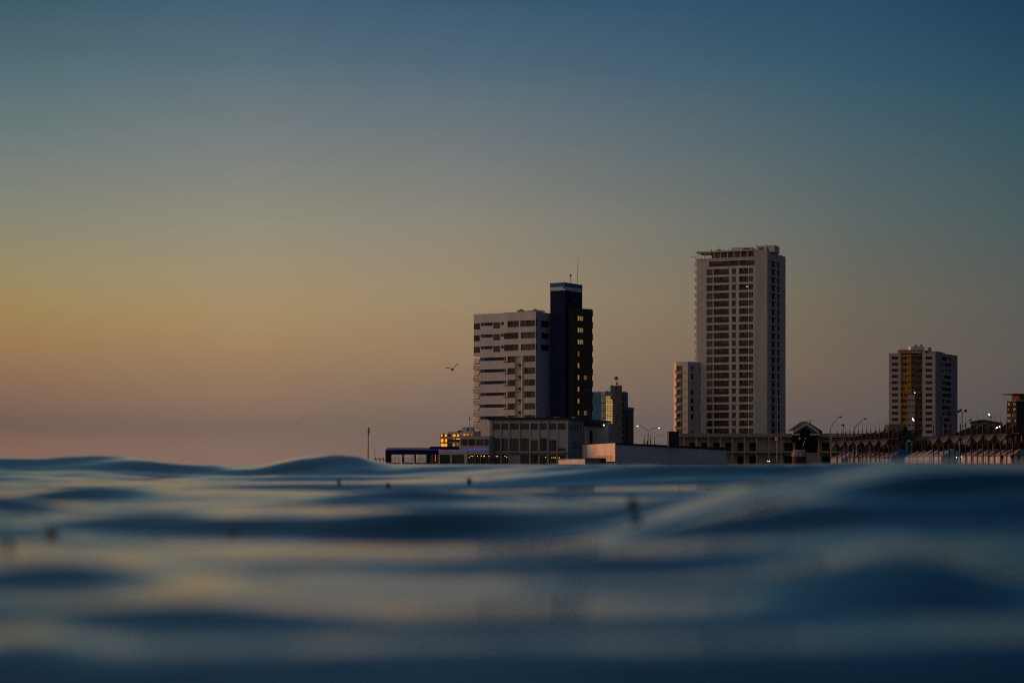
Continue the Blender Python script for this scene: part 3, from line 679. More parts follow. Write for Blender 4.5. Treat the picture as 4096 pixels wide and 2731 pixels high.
# ================================================================== TEAL HOTEL
def teal_hotel():
    root = thing('teal_hotel', 'teal hotel with a wide panel of glazing coloured like reflected sunset and dark lift core', 'hotel', at(2430, 1855, 610))
    Y = 606
    A = Fac(2366, Y+3, 2421, Y); B = Fac(2421, Y, 2459, Y-.5); Cc = Fac(2459, Y-2, 2488, Y-2); D = Fac(2488, Y-1, 2512.5, Y+7)
    zt = A.z(1565.5, 2400)
    m = MB()
    pts = [A.A, A.B, B.B, Vector((B.B.x, B.B.y+18)), Vector((A.A.x, A.A.y+18))]
    hB = [(B.s(2421.4), B.s(2458.6), B.z(1694), B.z(1582), .3)]
    wall_holes(m, A, 0, A.L, GZ, zt, [], .2, TEAL); wall_holes(m, B, 0, B.L, GZ, zt, hB, .3, TEALD)
    prism_rest(m, pts, GZ, zt, {0, 1}, TEAL); m.build('wall', root)
    h = hB[0]; g = MB(); nx, nz = 4, 11
    for i in range(nx):
        for j in range(nz):
            s0 = h[0]+(h[1]-h[0])*i/nx; s1 = h[0]+(h[1]-h[0])*(i+1)/nx; z0 = h[2]+(h[3]-h[2])*j/nz; z1 = h[2]+(h[3]-h[2])*(j+1)/nz
            mm = GOLD if R.random() < .8 else GOLD2
            g.poly([B.pt(s0,z0,-.3), B.pt(s1,z0,-.3), B.pt(s1,z1,-.3), B.pt(s0,z1,-.3)], mm)
    w = g.build('sunset_gold_glazing', root)
    f = MB()
    for i in range(nx+1):
        s0 = h[0]+(h[1]-h[0])*i/nx; s0 = min(max(s0, h[0]+.06), h[1]-.06); f.fbox(B, s0-.055, s0+.055, h[2]+.01, h[3]-.01, -.29, -.2, FRMD)
    for j in range(nz+1):
        z0 = h[2]+(h[3]-h[2])*j/nz; z0 = min(max(z0, h[2]+.08), h[3]-.08); f.fbox(B, h[0]+.12, h[1]-.12, z0-.06, z0+.06, -.288, -.21, FRMD)
    f.build('frame', root).parent = w
    g = MB(); g.fbox(A, .02, A.s(2372.5), A.z(1680, 2368), A.z(1583, 2368), .005, .05, GOLD2); g.build('narrow_sunset_glazing', root)
    for r_ in range(4):   # rows of little vent openings
        for c_ in range(4):
            g = MB(); s_ = A.s(2379+c_*12); z_ = A.z(1583+r_*29.5, 2400); g.fbox(A, s_-.22, s_+.22, z_-.2, z_+.2, .004, .06, CHAR); g.build('vent', root)
    g = MB(); g.fbox(A, A.s(2375), A.s(2376.2), GZ, zt-.1, .004, .08, TEALD); g.build('pilaster', root)
    # lift core
    g = MB(); c0, c1 = Cc.s(2459.5), Cc.s(2488)
    g.fbox(Cc, Cc.s(2443.5), c1, zt-2.5, Cc.z(1545), -8, -.1, TEALG); g.fbox(Cc, c0, c1, GZ, Cc.z(1545.3), -8.2, 0, BROWNP); g.fbox(Cc, Cc.s(2443), c1+.05, Cc.z(1545), Cc.z(1542.5), -8.3, .05, NAVYP)
    g.build('lift_core', root)
    g = MB(); g.fbox(D, D.s(2488.3), D.L, GZ, D.z(1568, 2500), -12, -.05, TEALD); g.build('right_wing', root)
    for k in range(8):
        g = MB(); z_ = D.z(1586+k*26.5, 2490); g.fbox(D, D.s(2488.6), D.s(2492), z_-.95, z_, -.04, .35, BLACKM); g.build('balcony', root)
    E = Fac(2512.8, Y+3, 2535.7, Y+6); g = MB(); g.fbox(E, 0, E.L, GZ, E.z(1641), -8, -.1, BROWNP); g.fbox(E, -.0, E.L+.05, E.z(1641)-.01, E.z(1628.7), -8, .03, TEALD); g.build('brown_wing', root)
    # dark base block and slanting skylights
    G = Fac(2412, 560, 2462, 560); g = MB(); g.fbox(G, 0, G.L, GZ, G.z(1697), -12, 0, BROWNP); g.build('dark_base', root)
    for px in (2423, 2440):
        g = MB(); a = G.s(px); g.poly([G.pt(a, G.z(1705), .1), G.pt(a+.5, G.z(1705), .1), G.pt(a+1.0, G.z(1718), .5), G.pt(a+.5, G.z(1718), .5)], TEAL); g.build('skylight', root)
    g = MB()
    for px in (2428, 2448, 2500, 2506, 2479): 
        fac = D if px > 2489 else Cc
        zz = D.z(1568, 2500) if px > 2489 else (zt if px < 2443 else Cc.z(1542.5))
        p = fac.pt(fac.s(px), zz, -.3); g.ball(p+Vector((0, 0, .12)), .18, BLACKM)
    g.build('roof_vent', root)
    t = thing('roof_beacon_mast', 'short mast with crossed lamp heads on the teal hotel', 'mast', Cc.pt(Cc.s(2466), Cc.z(1542.5), -1))
    g = MB(); p = lambda x, y: Cc.pt(Cc.s(x), Cc.z(y), -1)
    g.tube([p(2465.5, 1544), p(2465.8, 1506)], [.1, .06], BLACKM, 6); g.build('pole', t)
    for x, y in ((2461.5, 1510), (2470, 1510), (2462, 1516), (2470, 1516), (2466, 1507)):
        g = MB(); q = p(x, y); g.box(q.x-.28, q.x+.28, q.y-.2, q.y+.2, q.z-.17, q.z+.17, BLACKM); g.build('lamp_head', t)
    t = thing('satellite_dish', 'brownish satellite dish tilted on the teal hotel roof', 'satellite dish', Cc.pt(Cc.s(2471), Cc.z(1543), -1.6))
    g = MB(); c = Cc.pt(Cc.s(2472.5), Cc.z(1534.5), -1.4)
    ax = Vector((-.75, -.35, .56)).normalized(); u = ax.cross(Vector((0, 0, 1))).normalized(); v = ax.cross(u)
    for i in range(5):
        for j in range(16):
            def P(i, j):
                r = .62*i/5; t_ = 2*math.pi*j/16; return c+(u*math.cos(t_)+v*math.sin(t_))*r+ax*(r*r*.55)
            g.poly([P(i, j), P(i+1, j), P(i+1, j+1), P(i, j+1)], DISHM)
    g.build('reflector', t, True)
    g = MB(); g.tube([Cc.pt(Cc.s(2473), Cc.z(1543), -1.4), c-ax*.05], .06, BLACKM, 6); g.build('stand', t)
GOLD2 = mat('sunset_gold_glazing_light', (0.30, 0.22, 0.1), 0.3, 0.1, 0.3, emit=(1.0, 0.62, 0.24), es=0.46)  # brighter variant of the same painted sunset reflection
TEALG = mat('grey_teal_render', (0.12, 0.16, 0.19), 0.8, 0.16, 0.3)
teal_hotel()

# ================================================================== TALL TOWER
def tall_tower():
    F = Fac(2786.3, 655.9, 3070, 647.0); S = Fac(3070, 647.0, 3142.3, 662.6)
    root = thing('apartment_tower', 'very tall cream apartment tower with rows of dark balconies', 'apartment tower', F.pt(F.L/2, GZ, -8))
    zt = F.z(1000.2, 3070); pitch = 2.612
    zr = F.z(1041, 2965)          # head of row 0
    zslab = F.z(1032, 2965)
    m = MB(); holes = []; log = []; wins = []
    def H(a, b, i, hgt, dp, up=0): h = (F.s(a), F.s(b), zr-pitch*i-up-hgt, zr-pitch*i-up, dp); holes.append(h); return h
    log.append((H(2836, 2955, 0, 1.75, .9), 7)); log.append((H(2957, 3018, 0, 1.75, .9), 5))
    for i in range(1, 24):
        wins.append((H(2826, 2850.5, i, 1.95, .35), 3))
        log.append((H(2854.6, 2915.5, i, 1.9, .9), 6))
        wins.append((H(2927.5, 2943.8, i, 1.85, .25), 2))
        log.append((H(2956.2, 2992.3, i, 1.9, .9), 4))
        wins.append((H(2994.8, 3012.8, i, 1.9, .3), 2))
    sE = F.s(3019.5)
    pent0 = F.z(1029, 2965)+.0; pent1 = pent0+1.95
    wall_holes(m, F, 0, sE, GZ, pent0, holes, .3, CREAM)
    # blind wall strip standing a little proud, full height
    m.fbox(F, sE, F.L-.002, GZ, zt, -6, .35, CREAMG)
    shs = []
    for i in range(0, 24):
        shs.append((S.s(3079), S.s(3123), zr-.1-pitch*i-2.12, zr-.1-pitch*i, .5))
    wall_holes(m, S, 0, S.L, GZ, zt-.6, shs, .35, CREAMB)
    D = F.A+(S.B-S.A)
    m.poly([(F.A.x,F.A.y,GZ),(D.x,D.y,GZ),(D.x,D.y,pent0),(F.A.x,F.A.y,pent0)], CREAM)
    m.poly([(S.B.x,S.B.y,GZ),(D.x,D.y,GZ),(D.x,D.y,pent0),(S.B.x,S.B.y,zt-.6)], CREAM)
    q = F.pt(sE, 0, 0); q2 = Vector(q.xy)+(S.B-S.A)
    m.poly([(F.A.x,F.A.y,pent0),(q.x,q.y,pent0),(q2.x,q2.y,pent0),(D.x,D.y,pent0)], CONC)
    m.poly([(q.x,q.y,zt-.6),(F.B.x,F.B.y,zt-.6),(S.B.x,S.B.y,zt-.6),(q2.x,q2.y,zt-.6)], CONC)
    m.poly([(q.x,q.y,pent0),(q2.x,q2.y,pent0),(q2.x,q2.y,zt-.6),(q.x,q.y,zt-.6)], CREAM)
    m.build('wall', root)
    for h, n in wins: pane(F, h, .3, root, PAL_T+[CURT], n, fr=FRM, fw=.06)
    for h, n in log:
        w = pane(F, h, .9, root, PAL_T, n, name='balcony_window', fr=FRM, fw=.05)
        g = MB(); g.fbox(F, h[0]+.02, h[1]-.02, h[2]+.85, h[2]+.92, -.14, -.06, FRMD)
        for k in range(1, n):
            s_ = h[0]+(h[1]-h[0])*k/n; g.fbox(F, s_-.02, s_+.02, h[2]+.01, h[2]+.85, -.12, -.08, FRMD)
        g.fbox(F, h[0]+.03, h[1]-.03, h[2]+.02, h[2]+.84, -.105, -.095, RAILG)
        g.build('railing', root)
    for h in shs:
        w = MB(); k = -.5; a, b, c, d = h[:4]; cuts = [a, a+(b-a)*.08, a+(b-a)*.26, a+(b-a)*.34, a+(b-a)*.54, a+(b-a)*.86, b]
        mm = [VOID, GLD, CREAMB, VOID, R.choice([BLUEG, BLUEG, GLD]), VOID]
        for i in range(6): w.poly([S.pt(cuts[i],c,k), S.pt(cuts[i+1],c,k), S.pt(cuts[i+1],d,k), S.pt(cuts[i],d,k)], mm[i])
        w.build('side_window', root)
    # slab edges
    for i in range(0, 24):
        g = MB(); zz = zr-pitch*i-1.98; g.fbox(F, F.s(2825), F.s(3014), zz-.42, zz-.1, .004, .06, CREAM); g.build('slab_edge', root)
    for i in range(0, 22):   # small balconies peeping out past the left edge
        g = MB(); zz = zr+.1-pitch*i; g.fbox(F, F.s(2776.5), -.02, zz-1.15, zz-.05, -3.2, -.6, CREAM); g.fbox(F, F.s(2777.5), -.04, zz-.05, zz+.03, -3.2, -.7, RUST)
        g.build('side_balcony', root)
    # penthouse floor: glass screen, posts and overhanging roof
    zp = F.z(1012, 2790)
    g = MB(); s0 = F.s(2785); g.fbox(F, s0, sE-.02, pent1, pent1+.42, -9, .45, CREAM); g.build('penthouse_roof', root)
    g = MB(); g.fbox(F, F.s(2842), sE-.05, pent0+.01, pent1-.01, -6, -1.2, GLB)
    for k in range(26):
        if R.random() < .5:
            s_ = F.s(2868)+k*.48; 
            if s_ < sE-.6: g.fbox(F, s_, s_+.46, pent0+.03, pent1-.03, -1.195, -1.16, R.choice([CURT, CURT2, GLD]))
    g.build('penthouse_glazing', root)
    for px in (2791, 2804.5, 2818, 2827, 2839, 2857, 2883, 2910, 2937, 2963, 2991, 3017):
        g = MB(); g.fbox(F, F.s(px)-.09, F.s(px)+.09, pent0, pent1, -.1, .1, CREAM); g.build('post', root)
    g = MB(); g.fbox(F, F.s(2785.5), sE-.02, pent0-.35, pent0+.0, .005, .3, CREAM); g.build('terrace_slab', root)
    g = MB(); g.fbox(F, F.s(2917), F.s(2998), pent1+.42, F.z(986.5, 2960), -7, -2.5, CREAM); g.fbox(F, F.s(2965), F.s(2992), pent1+.6, pent1+1.1, -2.49, -2.3, FRMD); g.build('plant_room', root)
    g = MB(); g.fbox(F, F.s(3017.5), F.s(3092), zt-.5, F.z(979, 3060), -8.5, -2, CREAM)
    for k, a in enumerate((3030, 3040, 3050, 3061)): g.fbox(F, F.s(a), F.s(a+7), zt+.02, zt+1.15, -1.995, -1.9, [GLD, CURT2, CREAMB, GLD][k])
    g.build('lift_room', root)
    for k, (px, h) in enumerate(((3098, .9), (3112, .55), (3130, .25))):
        g = MB(); s_ = S.s(px); g.fbox(S, s_-1.2, min(S.L-.05, s_+1.6), zt-.62, zt-.62+h, -4, -.4, CREAMB); g.build('roof_step', root)
    for px, y0, y1 in ((2793.5, 1012, 997), (2842.5, 1006, 987), (2865, 1004, 995), (2876, 1003, 987), (2893.5, 1002, 991), (2912, 1001, 993), (3009, 996, 988), (3025, 981, 975), (3066, 981, 974)):
        g = MB(); s_ = F.s(px); g.tube([F.pt(s_, F.z(y0+1, px), -.5), F.pt(s_, F.z(y1, px), -.5)], .06, CONCD, 5); g.build('roof_pole', root)
    g = MB(); g.fbox(F, F.s(2840), F.s(2845), pent1+.42, pent1+.95, -1, -.3, CREAM); g.fbox(F, F.s(2867), F.s(2882), pent1+.42, pent1+.85, -1.5, -.3, RUST); g.build('roof_box', root)
    g = MB(); P = lambda x, y: F.pt(F.s(x), F.z(y, 2786), .5)
    g.tube([P(2783.5, 1037), P(2783.5, 1027), P(2778, 1025.5), P(2771, 1026)], .07, BLACKM, 6); g.tube([P(2771, 1025.5), P(2768.5, 1030)], .14, BLACKM, 6)
    tag(g.build('camera_arm'), 'little curved arm lamp poking from the tower top left edge', 'lamp')
    t = F.pt(F.s(2987), zr-3*pitch-.75, -.85); g = MB(); g.fbox(F, F.s(2982), F.s(2991), zr-pitch*3-1.25, zr-pitch*3-.55, -.88, -.8, LITR)
    g.build('lit_pane', root)
    # lower block on its left
    A = Fac(2705, 652.5, 2751.4, 650); B = Fac(2751.4, 650, 2809, 656); r2 = thing('tower_annex', 'lower annex block attached to the left of the tall tower', 'apartment block', A.pt(A.L, GZ, -6))
    zt2 = B.z(1447.5, 2780); m = MB(); z0 = B.z(1464, 2780); ha = []; hb = []
    for i in range(9):
        zz = z0-pitch*i; ha.append((A.s(2706), A.s(2730), zz-1.75, zz, .5)); hb += [(B.s(2764.5), B.s(2775), zz-1.75, zz, .2), (B.s(2797.5), B.s(2808), zz-1.75, zz, .2)]
    wall_holes(m, A, 0, A.L, GZ, zt2, ha, .5, CREAM); wall_holes(m, B, 0, B.L, GZ, zt2, hb, .2, CREAMB)
    prism_rest(m, [A.A, A.B, B.B, B.B+Vector((-2, 14)), A.A+Vector((0, 10))], GZ, zt2, {0, 1}, CREAM); m.build('wall', r2)
    for h in ha: pane(A, h, .5, r2, [GLB, CURTR, CURT, GLB], 2, fr=CREAM, fw=.08)
    for h in hb: pane(B, h, .2, r2, [GLD, CURT2, CURT, CREAMB], 1, fr=FRMD, fw=.05)
    for i in range(9):
        g = MB(); zz = z0-pitch*i-1.75; g.fbox(A, -.02, A.s(2727), zz-.65, zz-.1, .005, .7, PINKC); g.fbox(A, .0, .4, zz-.1, zz+.3, .3, .68, RUST); g.build('balcony', r2)
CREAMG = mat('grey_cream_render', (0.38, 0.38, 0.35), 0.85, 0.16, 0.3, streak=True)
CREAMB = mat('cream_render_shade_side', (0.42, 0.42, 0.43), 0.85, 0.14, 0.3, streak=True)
RAILG = mat('railing_glass', (0.018, 0.018, 0.016), 0.3, 0.2, 1, spec=0.2)
BLUEG = mat('blue_grey_glass', (0.035, 0.045, 0.065), 0.25, 0.25, 0.6, spec=0.5)
LITR = lit('pale_lit_room', (0.8, 0.72, 0.45), 0.55)
tall_tower()

# ================================================================== COLONNADE BUILDING AND GABLE
def colonnade():
    Y = 525; F = Fac(2717, Y, 3660, Y); root = thing('colonnade_building', 'long two-storey concrete building fronted by tall thin columns', 'building', F.pt(F.L/2, GZ, -5))
    zr1, zr0 = F.z(1733), F.z(1748); W = F.pt(0, 0, -3.2)
    G = Fac.from_pts(Vector(F.pt(0, 0, -3.2).xy), Vector(F.pt(F.L, 0, -3.2).xy))
    sx = lambda px: (px-2048)/FPX*(Y+3.2)-G.A.x
    zz = lambda py: HC+(YH-py)/FPX*(Y+3.2)
    z = lambda py: F.z(py)
    doors = [(2758, 2782), (2806, 2830), (2854, 2880), (2902, 2926), (2949.5, 2975), (2998, 3024), (3137, 3172), (3288, 3318), (3345, 3372), (3395, 3420), (3440, 3465), (3490, 3520), (3545, 3575), (3600, 3625)]
    hs = []
    for i, (a, b) in enumerate(doors):
        hs.append((sx(a), sx(b), zz(1803), zz(1770), .4))
        if i > 3: hs.append((sx(a), sx(b), GZ+.05, zz(1823), .4))
    hs.append((sx(3182), sx(3272), zz(1810), zz(1768.5), 2.0))
    m = MB(); wall_holes(m, G, 0, G.L, GZ, zr0+.2, hs, .4, CONC)
    prism_rest(m, [G.A, G.B, G.B+Vector((0, 14)), G.A+Vector((0, 14))], GZ, zr0+.2, {0}, CONC); m.build('wall', root)
    for h in hs: pane(G, h, .4, root, [VOID], 1, name='doorway', frame=False)
    g = MB(); g.fbox(F, 0, F.L, zr0, z(1741.5), -3.1, .0, CONC); g.fbox(F, 0, F.L, z(1741.5), z(1738), -3.1, .22, CONCP); g.fbox(F, 0, F.L, z(1738), z(1735.2), -3.1, .05, CONC); g.fbox(F, 0, F.L, z(1735.2), zr1, -17, .3, CONCP)
    g.build('roof_entablature', root)
    g = MB(); g.fbox(F, F.s(2900), F.s(3168), z(1811), z(1804), -3.15, .0, CONC); g.fbox(F, F.s(3280), F.s(3470), z(1811), z(1804), -3.15, .0, CONC); g.fbox(F, F.s(3520), F.L, z(1811), z(1804), -3.15, .0, CONC); g.build('floor_slab', root)
    cols = [2738, 2785.5, 2833.5, 2881, 2929.5, 2977.4, 3026.3, 3075.9, 3125, 3174.5, 3274.5, 3324, 3374, 3425, 3475, 3525, 3575, 3625]
    for px in cols:
        g = MB(); s_ = F.s(px); g.fbox(F, s_-.12, s_+.12, GZ, zr0-.01, -.26, -.02, CONCP); g.build('column', root)
    for a, b in ((2900, 2926), (2951, 2975), (3000, 3024), (3139, 3172), (3286, 3322), (3326, 3372), (3378, 3420)):
        g = MB(); s0, s1 = F.s(a), F.s(b); g.fbox(F, s0, s1, z(1791.5), z(1790), -.5, -.44, CONCD)
        n = int((s1-s0)/.22)
        for k in range(n+1): s_ = s0+(s1-s0)*k/n; g.fbox(F, s_-.02, s_+.02, z(1804)+.01, z(1791.5), -.49, -.45, CONCD)
        g.build('railing', root)
    g = MB(); g.fbox(G, sx(2905), sx(3640), zz(1768), zz(1763), .005, .1, CONC); g.build('lintel_band', root)
    # gable pavilion with arch
    Fg = Fac(3169, Y-2, 3274.5, Y-2); r = thing('gable_entrance', 'gabled entrance pavilion with a dark arch breaking the colonnade roof', 'building', Fg.pt(Fg.L/2, GZ, -3))
    ap = Fg.s(3223.3); zA, zE, zB = Fg.z(1686.5), Fg.z(1723), Fg.z(1737)
    th = 1.0; o1 = .8
    def rake(sa, sb, m1, nm):
        g = MB()
        lo = [Fg.pt(sa, zE-.75, o1), Fg.pt(sb, zA-.95, o1), Fg.pt(sb, zA, o1), Fg.pt(sa, zE, o1)]
        hi = [Fg.pt(sa, zE-.75, -.5), Fg.pt(sb, zA-.95, -.5), Fg.pt(sb, zA, -.5), Fg.pt(sa, zE, -.5)]
        g.hexa(lo, hi, m1); g.build(nm, r)
    rake(0, ap, WHITE2, 'rake_board'); rake(Fg.L, ap, WHITE2, 'rake_board')
    g = MB(); E1 = 5.5   # roof planes run back
    for a in (0, Fg.L):
        lo = [Fg.pt(a, zE+.02, o1), Fg.pt(ap, zA+.02, o1), Fg.pt(ap, zA+.02, -9), Fg.pt(a, zE+.02, -9)]
        hi = [v+Vector((0, 0, .16)) for v in lo]; g.hexa(lo, hi, NAVYP)
    g.build('roof', r)
    # cross roof behind, longer to the right
    g = MB(); q = [Fg.pt(ap+.2, zA-.1, -2), Fg.pt(Fg.s(3241), zA-.15, -2), Fg.pt(Fg.s(3293.5), Fg.z(1723), -2), Fg.pt(Fg.s(3293.5), Fg.z(1732), -2), Fg.pt(ap+.2, Fg.z(1732), -2)]
    g.hexa(q, [v+Vector((0, 6, 0)) for v in q], NAVYP); g.build('rear_roof', r)
    # tympanum with round-headed opening
    g = MB(); cz = Fg.z(1737.5); rad = Fg.s(3247)-ap; N = 16
    zl = lambda s_: zE-.75+(zA-.95-(zE-.75))*(1-abs(s_-ap)/(ap if s_ < ap else Fg.L-ap))
    for k in range(N):
        t0 = math.pi*k/N; t1 = math.pi*(k+1)/N
        s0 = ap-rad*math.cos(t0); s1 = ap-rad*math.cos(t1); a0 = cz+rad*math.sin(t0); a1 = cz+rad*math.sin(t1)
        g.poly([Fg.pt(s0, a0, -.3), Fg.pt(s1, a1, -.3), Fg.pt(s1, max(a1+.01, zl(s1)+.1), -.3), Fg.pt(s0, max(a0+.01, zl(s0)+.1), -.3)], CONCD)
    g.poly([Fg.pt(.02, cz, -.3), Fg.pt(ap-rad, cz, -.3), Fg.pt(ap-rad, zl(ap-rad)+.1, -.3), Fg.pt(.02, zE-.7, -.3)], CONCD)
    g.poly([Fg.pt(Fg.L-.02, cz, -.3), Fg.pt(ap+rad, cz, -.3), Fg.pt(ap+rad, zl(ap+rad)+.1, -.3), Fg.pt(Fg.L-.02, zE-.7, -.3)], CONCD)
    g.build('tympanum', r)
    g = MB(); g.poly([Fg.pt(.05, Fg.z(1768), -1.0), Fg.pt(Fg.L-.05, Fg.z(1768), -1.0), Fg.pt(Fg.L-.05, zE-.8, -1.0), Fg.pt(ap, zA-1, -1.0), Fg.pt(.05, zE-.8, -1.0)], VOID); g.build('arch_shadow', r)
    for a, b in ((3170, 3199), (3240, 3280)):
        g = MB(); g.fbox(Fg, Fg.s(a), Fg.s(b), Fg.z(1741), Fg.z(1733.5), -.25, .3, CONCP); g.build('cornice', r)
    g = MB(); g.fbox(Fg, Fg.s(3240.5), Fg.s(3243.5), zA-.2, zA+.55, -1, -.5, BLACKM); g.build('chimney', r)
    # round sign
    t = thing('round_sign', 'small round white sign with dark upright bars under the arch', 'sign', Fg.pt(Fg.s(3197.8), Fg.z(1753), .1))
    c = Fg.pt(Fg.s(3197.8), Fg.z(1753), .1); g = MB(); g.tube([c, c+Vector((0, -.06, 0))], .31, SIGNW, 24); g.build('disc', t)
    g = MB()
    for dx in (-.09, .09): g.tube([c+Vector((dx, -.09, -.2)), c+Vector((dx, -.09, .2))], .032, BLACKM, 6)
    g.build('emblem', t)
    # ribbed white dome stall
    p = at(3197, 1850, 500); t = thing('ribbed_dome_stall', 'white ribbed dome-roofed stall with dull red base', 'kiosk', p)
    zT, zB2 = at(0, 1798, 500).z, at(0, 1825, 500).z; rr = 30.5/FPX*500
    H = zT-zB2
    prof = [(rr, 0), (rr*.99, H*.25), (rr*.93, H*.55), (rr*.83, H*.82), (rr*.68, H), (.02, H+.02)]
    g = MB(); g.lathe((p.x, p.y, zB2), prof, PALEW, 40); g.build('dome', t, True)
    for k in range(28):
        a = 2*math.pi*k/28
        if .35 < ((a/math.pi) % 2) < .0: continue
        g = MB(); g.tube([(p.x+math.cos(a)*(r_+.03), p.y+math.sin(a)*(r_+.03), zB2+h_) for r_, h_ in prof[:5]], .035, SIGNW if k % 2 else CONCD, 5); g.build('rib', t)
    g = MB(); g.lathe((p.x, p.y, 0), [(rr*.95, GZ), (rr*.95, zB2+.0)], REDW, 24); g.build('base', t)
    g = MB(); g.tube([at(3212, 1785, 499), at(3218, 1764, 499)], .08, PINKC, 6); g.tube([at(3221.5, 1756, 499), at(3222.5, 1751, 499)], .12, PINKC, 6)
    tag(g.build('boom_pole'), 'short pale slanting pole above the ribbed dome stall', 'pole')
CONCP = mat('pale_column_concrete', (0.40, 0.335, 0.285), 0.85, 0.2, 0.6, streak=True)
SIGNW = mat('sign_white', (0.55, 0.55, 0.55), 0.7, 0.08, 2)
PALEW = mat('dull_white_sheet', (0.20, 0.24, 0.29), 0.8, 0.2, 1)
colonnade()

# ================================================================== RIGHT APARTMENT TOWER
def right_tower():
    Y = 850; L = Fac(3555.7, Y, 3603, Y); Rr = Fac(3692, Y, 3741.4, Y); S = Fac(3741.4, Y, 3830, 869); M = Fac(3603, Y+1.6, 3692, Y+1.6)
    root = thing('coloured_tower_block', 'cream tower block with ochre and olive recessed centre and lilac side', 'apartment tower', L.pt(8, GZ, -8))
    zt = L.z(1412); z0 = L.z(1425.5); pitch = (1785.5-1425.5)/FPX*Y/15.0*1.022
    pitch = 24.56/FPX*Y
    zb = GZ; m = MB(); lh = []; rh = []; sb = []; ssm = []; mh = []; msm = []
    for i in range(14):
        z = z0-pitch*i
        lh.append((L.s(3567.5), L.s(3593.5), z-1.28, z, .2)); rh.append((Rr.s(3702.5), Rr.s(3729), z-1.28, z, .2))
        zz = S.z(1428.5, 3785)-pitch*i
        sb.append((S.s(3768.7), S.s(3808), zz-1.5, zz, .6)); ssm += [(S.s(3757), S.s(3763.6), zz-1.1, zz+.35, .2), (S.s(3814.5), S.s(3819), zz-.8, zz+.1, .2)]
        a = M.s(3604); mh += [(M.s(3604.2), M.s(3628), z-1.25, z, .2), (M.s(3664), M.s(3690.5), z-1.35, z, .3)]
        if i < 7: msm += [(M.s(3632), M.s(3641), z-.55, z+.05, .2), (M.s(3648), M.s(3659), z-.55, z+.05, .2)]
    wall_holes(m, L, 0, L.L, zb, zt, lh, .2, PINKC); wall_holes(m, Rr, 0, Rr.L, zb, zt, rh, .2, PINKC); wall_holes(m, S, 0, S.L, zb, zt, sb+ssm, .2, MAUVE)
    so = M.s(3644)
    wall_holes(m, M, 0, so, zb, zt-.45, [h for h in mh+msm if h[1] <= so], .2, OCHRE); wall_holes(m, M, so, M.L, zb, zt-.45, [h for h in mh+msm if h[0] >= so], .2, OLIVE)
    for P in (L.B, Rr.A): m.poly([(P.x,P.y,zb),(P.x,P.y+1.6,zb),(P.x,P.y+1.6,zt),(P.x,P.y,zt)], PINKC)
    D = back(L.A, S.B.y-L.A.y)
    m.poly([(L.A.x,L.A.y,zb),(D.x,D.y,zb),(D.x,D.y,zt),(L.A.x,L.A.y,zt)], PINKC); m.poly([(S.B.x,S.B.y,zb),(D.x,D.y,zb),(D.x,D.y,zt),(S.B.x,S.B.y,zt)], PINKC)
    m.poly([(L.A.x,L.A.y+1.6,zt),(Rr.B.x,Rr.B.y+1.6,zt),(S.B.x,S.B.y,zt),(D.x,D.y,zt)], CONC)
    for G in (L, Rr): m.poly([(G.A.x,G.A.y,zt),(G.B.x,G.B.y,zt),(G.B.x,G.B.y+1.59,zt),(G.A.x,G.A.y+1.59,zt)], CONC)
    m.build('wall', root)
    pal = [GLD, CURT2, CURT2, CURT, GLD]
    for h in lh: pane(L, h, .2, root, pal, 4, fr=FRMD, fw=.06)
    for h in rh: pane(Rr, h, .2, root, pal, 4, fr=FRMD, fw=.06)
    for h in sb: pane(S, h, .6, root, [VOID, GLD, CURT2, VOID], 5, name='balcony_window', frame=False)
    for i, h in enumerate(mh):
        ochre = h[1] <= so
        pane(M, h, .2, root, ([CURT, CURT2, OCHRE, GLD] if ochre and i > 4 else [CURT, CURT, GLD]) if ochre else [GLD, CURT2, OLIVE, GLD], 3, name='window', frame=False)
    for h in msm: pane(M, h, .2, root, [VOID], 1, name='small_window', frame=False)
    for h in ssm: pane(S, h, .2, root, [GLD, BLUEG], 1, name='small_window', frame=False)
    # lower stair bay
    B = Fac(3632, Y+.6, 3659.8, Y+.6); g = MB(); hs = []
    z = z0-pitch*6-.5
    for i in range(7):
        zz = z0-pitch*(7+i)-.1; hs += [(B.s(3633), B.s(3644), zz-.5, zz, .2), (B.s(3648), B.s(3659), zz-.5, zz, .2)]
    wall_holes(g, B, 0, B.L, zb, z, hs, .2, LILW); prism_rest(g, [B.A, B.B, B.B+Vector((0, .98)), B.A+Vector((0, .98))], zb, z, {0}, LILW); g.build('stair_bay', root)
    for h in hs: pane(B, h, .2, root, [VOID], 1, name='stair_window', frame=False)
    # roofscape
    g = MB(); g.fbox(M, M.s(3595), M.s(3698), zt, zt+1.35, -6, -1.7, MAUVE)
    for k in range(12): g.fbox(M, M.s(3610+k*7), M.s(3611.2+k*7), zt-.4, zt+1.4, -1.69, -1.5, PINKC)
    g.build('roof_parapet', root)
    g = MB(); g.fbox(M, M.s(3597), M.s(3700), zt+1.35, zt+1.55, -7, -1.4, RUST); g.build('roof_coping', root)
    g = MB(); g.fbox(M, M.s(3649), M.s(3704), zt+1.55, L.z(1383.5), -9, -3, CREAM); g.fbox(M, M.s(3656), M.s(3690), L.z(1383.5)-.01, L.z(1381.5), -9, -2.8, CREAM); g.build('lift_room', root)
    g = MB(); p = M.pt(M.s(3725), zt, -3.5); g.lathe(p, [(.01, 0), (.7, 0), (.75, .2), (.75, 2.2), (.6, 2.7), (.01, 2.9)], MAUVE, 16); g.build('water_tank', root)
    for px, x2, h in ((3712, 3738, 1.5), (3735, 3745, 1.0)):
        g = MB(); g.fbox(M, M.s(px), M.s(x2), zt, zt+h, -8, -5.5, CONCD); g.build('roof_room', root)
